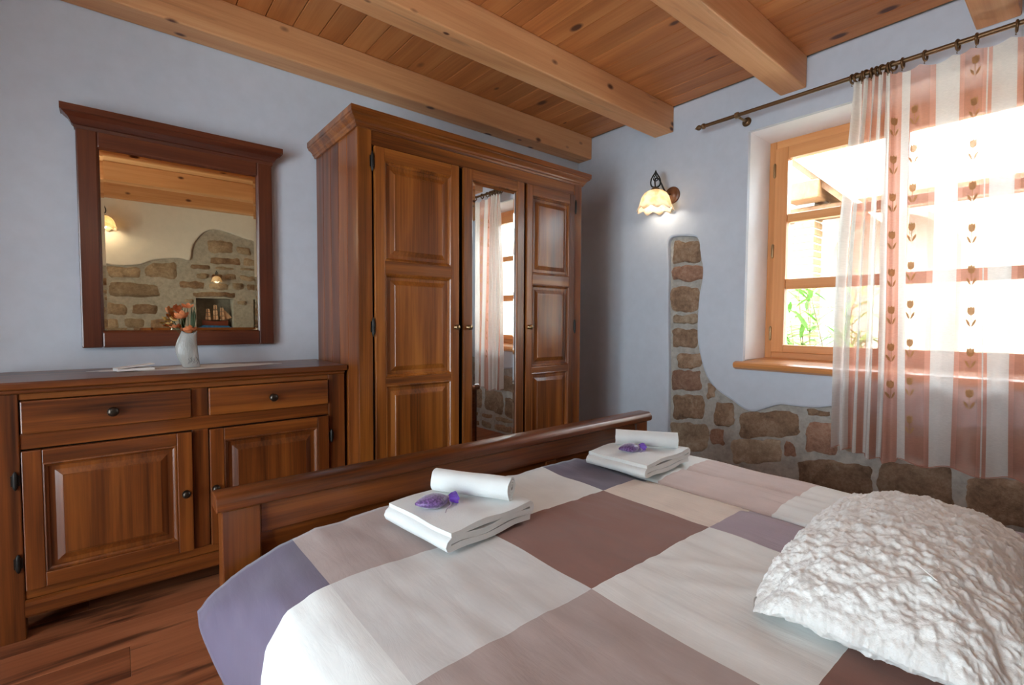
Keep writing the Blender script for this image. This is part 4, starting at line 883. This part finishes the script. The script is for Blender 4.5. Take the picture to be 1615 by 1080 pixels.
# ================================================================== OUTSIDE THE WINDOW
GROUND = plain('pale_paving', (.55, .52, .46), .9, 0, 6, .1); o = MB().box(XW + .36, 30, -20, 30, -.40, -.30).build('ground', GROUND); tag(o, 'pale paving outside the window', 'ground', kind='structure')
PW_ = plain('white_render', (.56, .53, .47), .9, 0, 8, .04)
nw = MB(); ac, ar, az = 1.52, .56, 2.02; nA = 24                      # neighbouring wall with an arched recess
arch = [(ac + ar, -.30), (ac + ar, az)] + [(ac + ar * math.cos(math.pi * k / nA), az + ar * math.sin(math.pi * k / nA) * .85) for k in range(1, nA)] + [(ac - ar, az), (ac - ar, -.30)]
pl_o = lambda a, b, d: (7.0 + d, a, b)
skin([(-6, -.30), (ac - ar, -.30)] + arch[::-1][1:-1] + [(ac + ar, -.30), (9, -.30), (9, 2.95), (-6, 2.95)], [], pl_o, .35, .01, nw)
nbw = thing('house_wall', 'white rendered house wall with an arched recess across the yard', 'wall', (7, 0, 0)); o = nw.build('wall_face', PW_, nbw); o.matrix_local = Matrix.Translation((-7, 0, 0))
MB().box(.35, .5, -6, 9, -.30, 2.95).build('recess_back', PW_, nbw)
av = MB(); av.loft([[(6.985 + dx, *(Vector((ac, az)) + (Vector(p) - Vector((ac, az))) * sc if p[1] > az - .001 else Vector((ac + (p[0] - ac) * sc, p[1])))) for p in arch] for dx, sc in ((.02, .93), (-.02, .93), (-.02, 1.06), (.02, 1.06))], False, (False, False)); o = av.build('arch_trim', plain('stone_trim', (.30, .28, .23), .9), nbw); o.matrix_local = Matrix.Translation((-7, 0, 0))
pier = thing('brick_pier', 'pale brick pier in front of the white house wall', 'pier', (6.6, 2.28, -.3)); BRK = plain('yellow_brick', (.34, .20, .10), .9, 0, 20, .2)
MB().box(-.12, .12, -.105, .105, 0, 2.98).build('mortar_core', PW_, pier); bme = None
for k in range(33):
    if bme is None: o = MB().box(-.135, .135, -.12, .12, 0, .066).build('brick', BRK, pier, bevel=.006); bme = o.data
    else: o = link('brick', bme, pier)
    o.location = (random.uniform(-.006, .006), random.uniform(-.006, .006), .012 + k * .088)
ev = thing('porch_roof', 'wooden rafters and sloping roof edge of the neighbouring porch', 'roof', (6.4, 2.0, 2.6)); EM = Matrix.Translation((-6.4, -2.0, -2.6))
def EB(o): o.matrix_local = EM @ o.matrix_local; return o
def slope(x0, x1, y0, z0, y1, z1_, th): 
    return MB().loft([[(x, y0, z0), (x, y1, z1_), (x, y1, z1_ + th), (x, y0, z0 + th)] for x in (x0, x1)], True, (True, True))
RAF = wood('rafter_wood', ((.14, .06, .022), (.20, .09, .035), (.27, .13, .05)), 0, .6, 0, 60, .1); EB(slope(6.25, 9, 4.2, 5.0, 1.45, 2.26, .05).build('roof_edge', plain('roof_tile_pale', (.62, .52, .42), .9), ev)); EB(slope(6.30, 6.36, 4.1, 4.80, 1.55, 2.27, .09).build('fascia', RAF, ev))
for y0, z0 in ((2.05, 2.66), (2.95, 3.52)): EB(MB().box(6.2, 7.0, y0, y0 + .34, z0 - .02, z0 + .19).build('purlin', RAF, ev, bevel=.015))
EB(MB().box(6.45, 6.62, -2, 5.5, 2.44, 2.60).build('wall_plate', RAF, ev, bevel=.015))
ole = thing('oleander_shrub', 'leafy oleander shrub growing just outside the window', 'shrub', (5.0, 1.65, -.3)); LEAF = plain('oleander_leaf', (.12, .26, .04), .5, 0, 8, .3); STEM = plain('oleander_stem', (.18, .14, .07), .8)
lm = MB(); pts = []
for i in range(7):
    q = i / 6; w_ = .016 * math.sin(math.pi * min(.98, q * .96 + .03)) ** .8; pts += [(.19 * q, -w_, -.03 * q * q), (.19 * q, 0, -.03 * q * q - .003), (.19 * q, w_, -.03 * q * q)]
lm.add(pts, [(i * 3 + j, i * 3 + j + 1, i * 3 + j + 4, i * 3 + j + 3) for i in range(6) for j in range(2)]); lme = None; ro = random.Random(9)
for sidx in range(22):
    bx_, by_ = ro.uniform(-.25, .35), ro.uniform(-.40, .25); hh = ro.uniform(1.25, 1.85); tx, ty = bx_ + ro.uniform(-.25, .25), by_ + ro.uniform(-.2, .2)
    sp = smooth3([(bx_ * .3, by_ * .3, 0), (bx_ * .8, by_ * .8, hh * .5), (tx, ty, hh)], 6); so = MB().tube(sp, [.009 - .0005 * i for i in range(len(sp))], 6).build('stem', STEM, ole, smooth=True)
    for k in range(13):
        p = sp[-1 - k * 6 // 13] + Vector((0, 0, -.012 * (k % 2)))
        if lme is None: o = lm.build('leaf', LEAF, ole, smooth=True); lme = o.data
        else: o = link('leaf', lme, ole)
        o.matrix_local = Matrix.Translation(p) @ Matrix.Rotation(k * 2.4 + sidx, 4, 'Z') @ Matrix.Rotation(R(ro.uniform(-55, 25)), 4, 'Y') @ Matrix.Scale(ro.uniform(1.0, 1.5), 4)
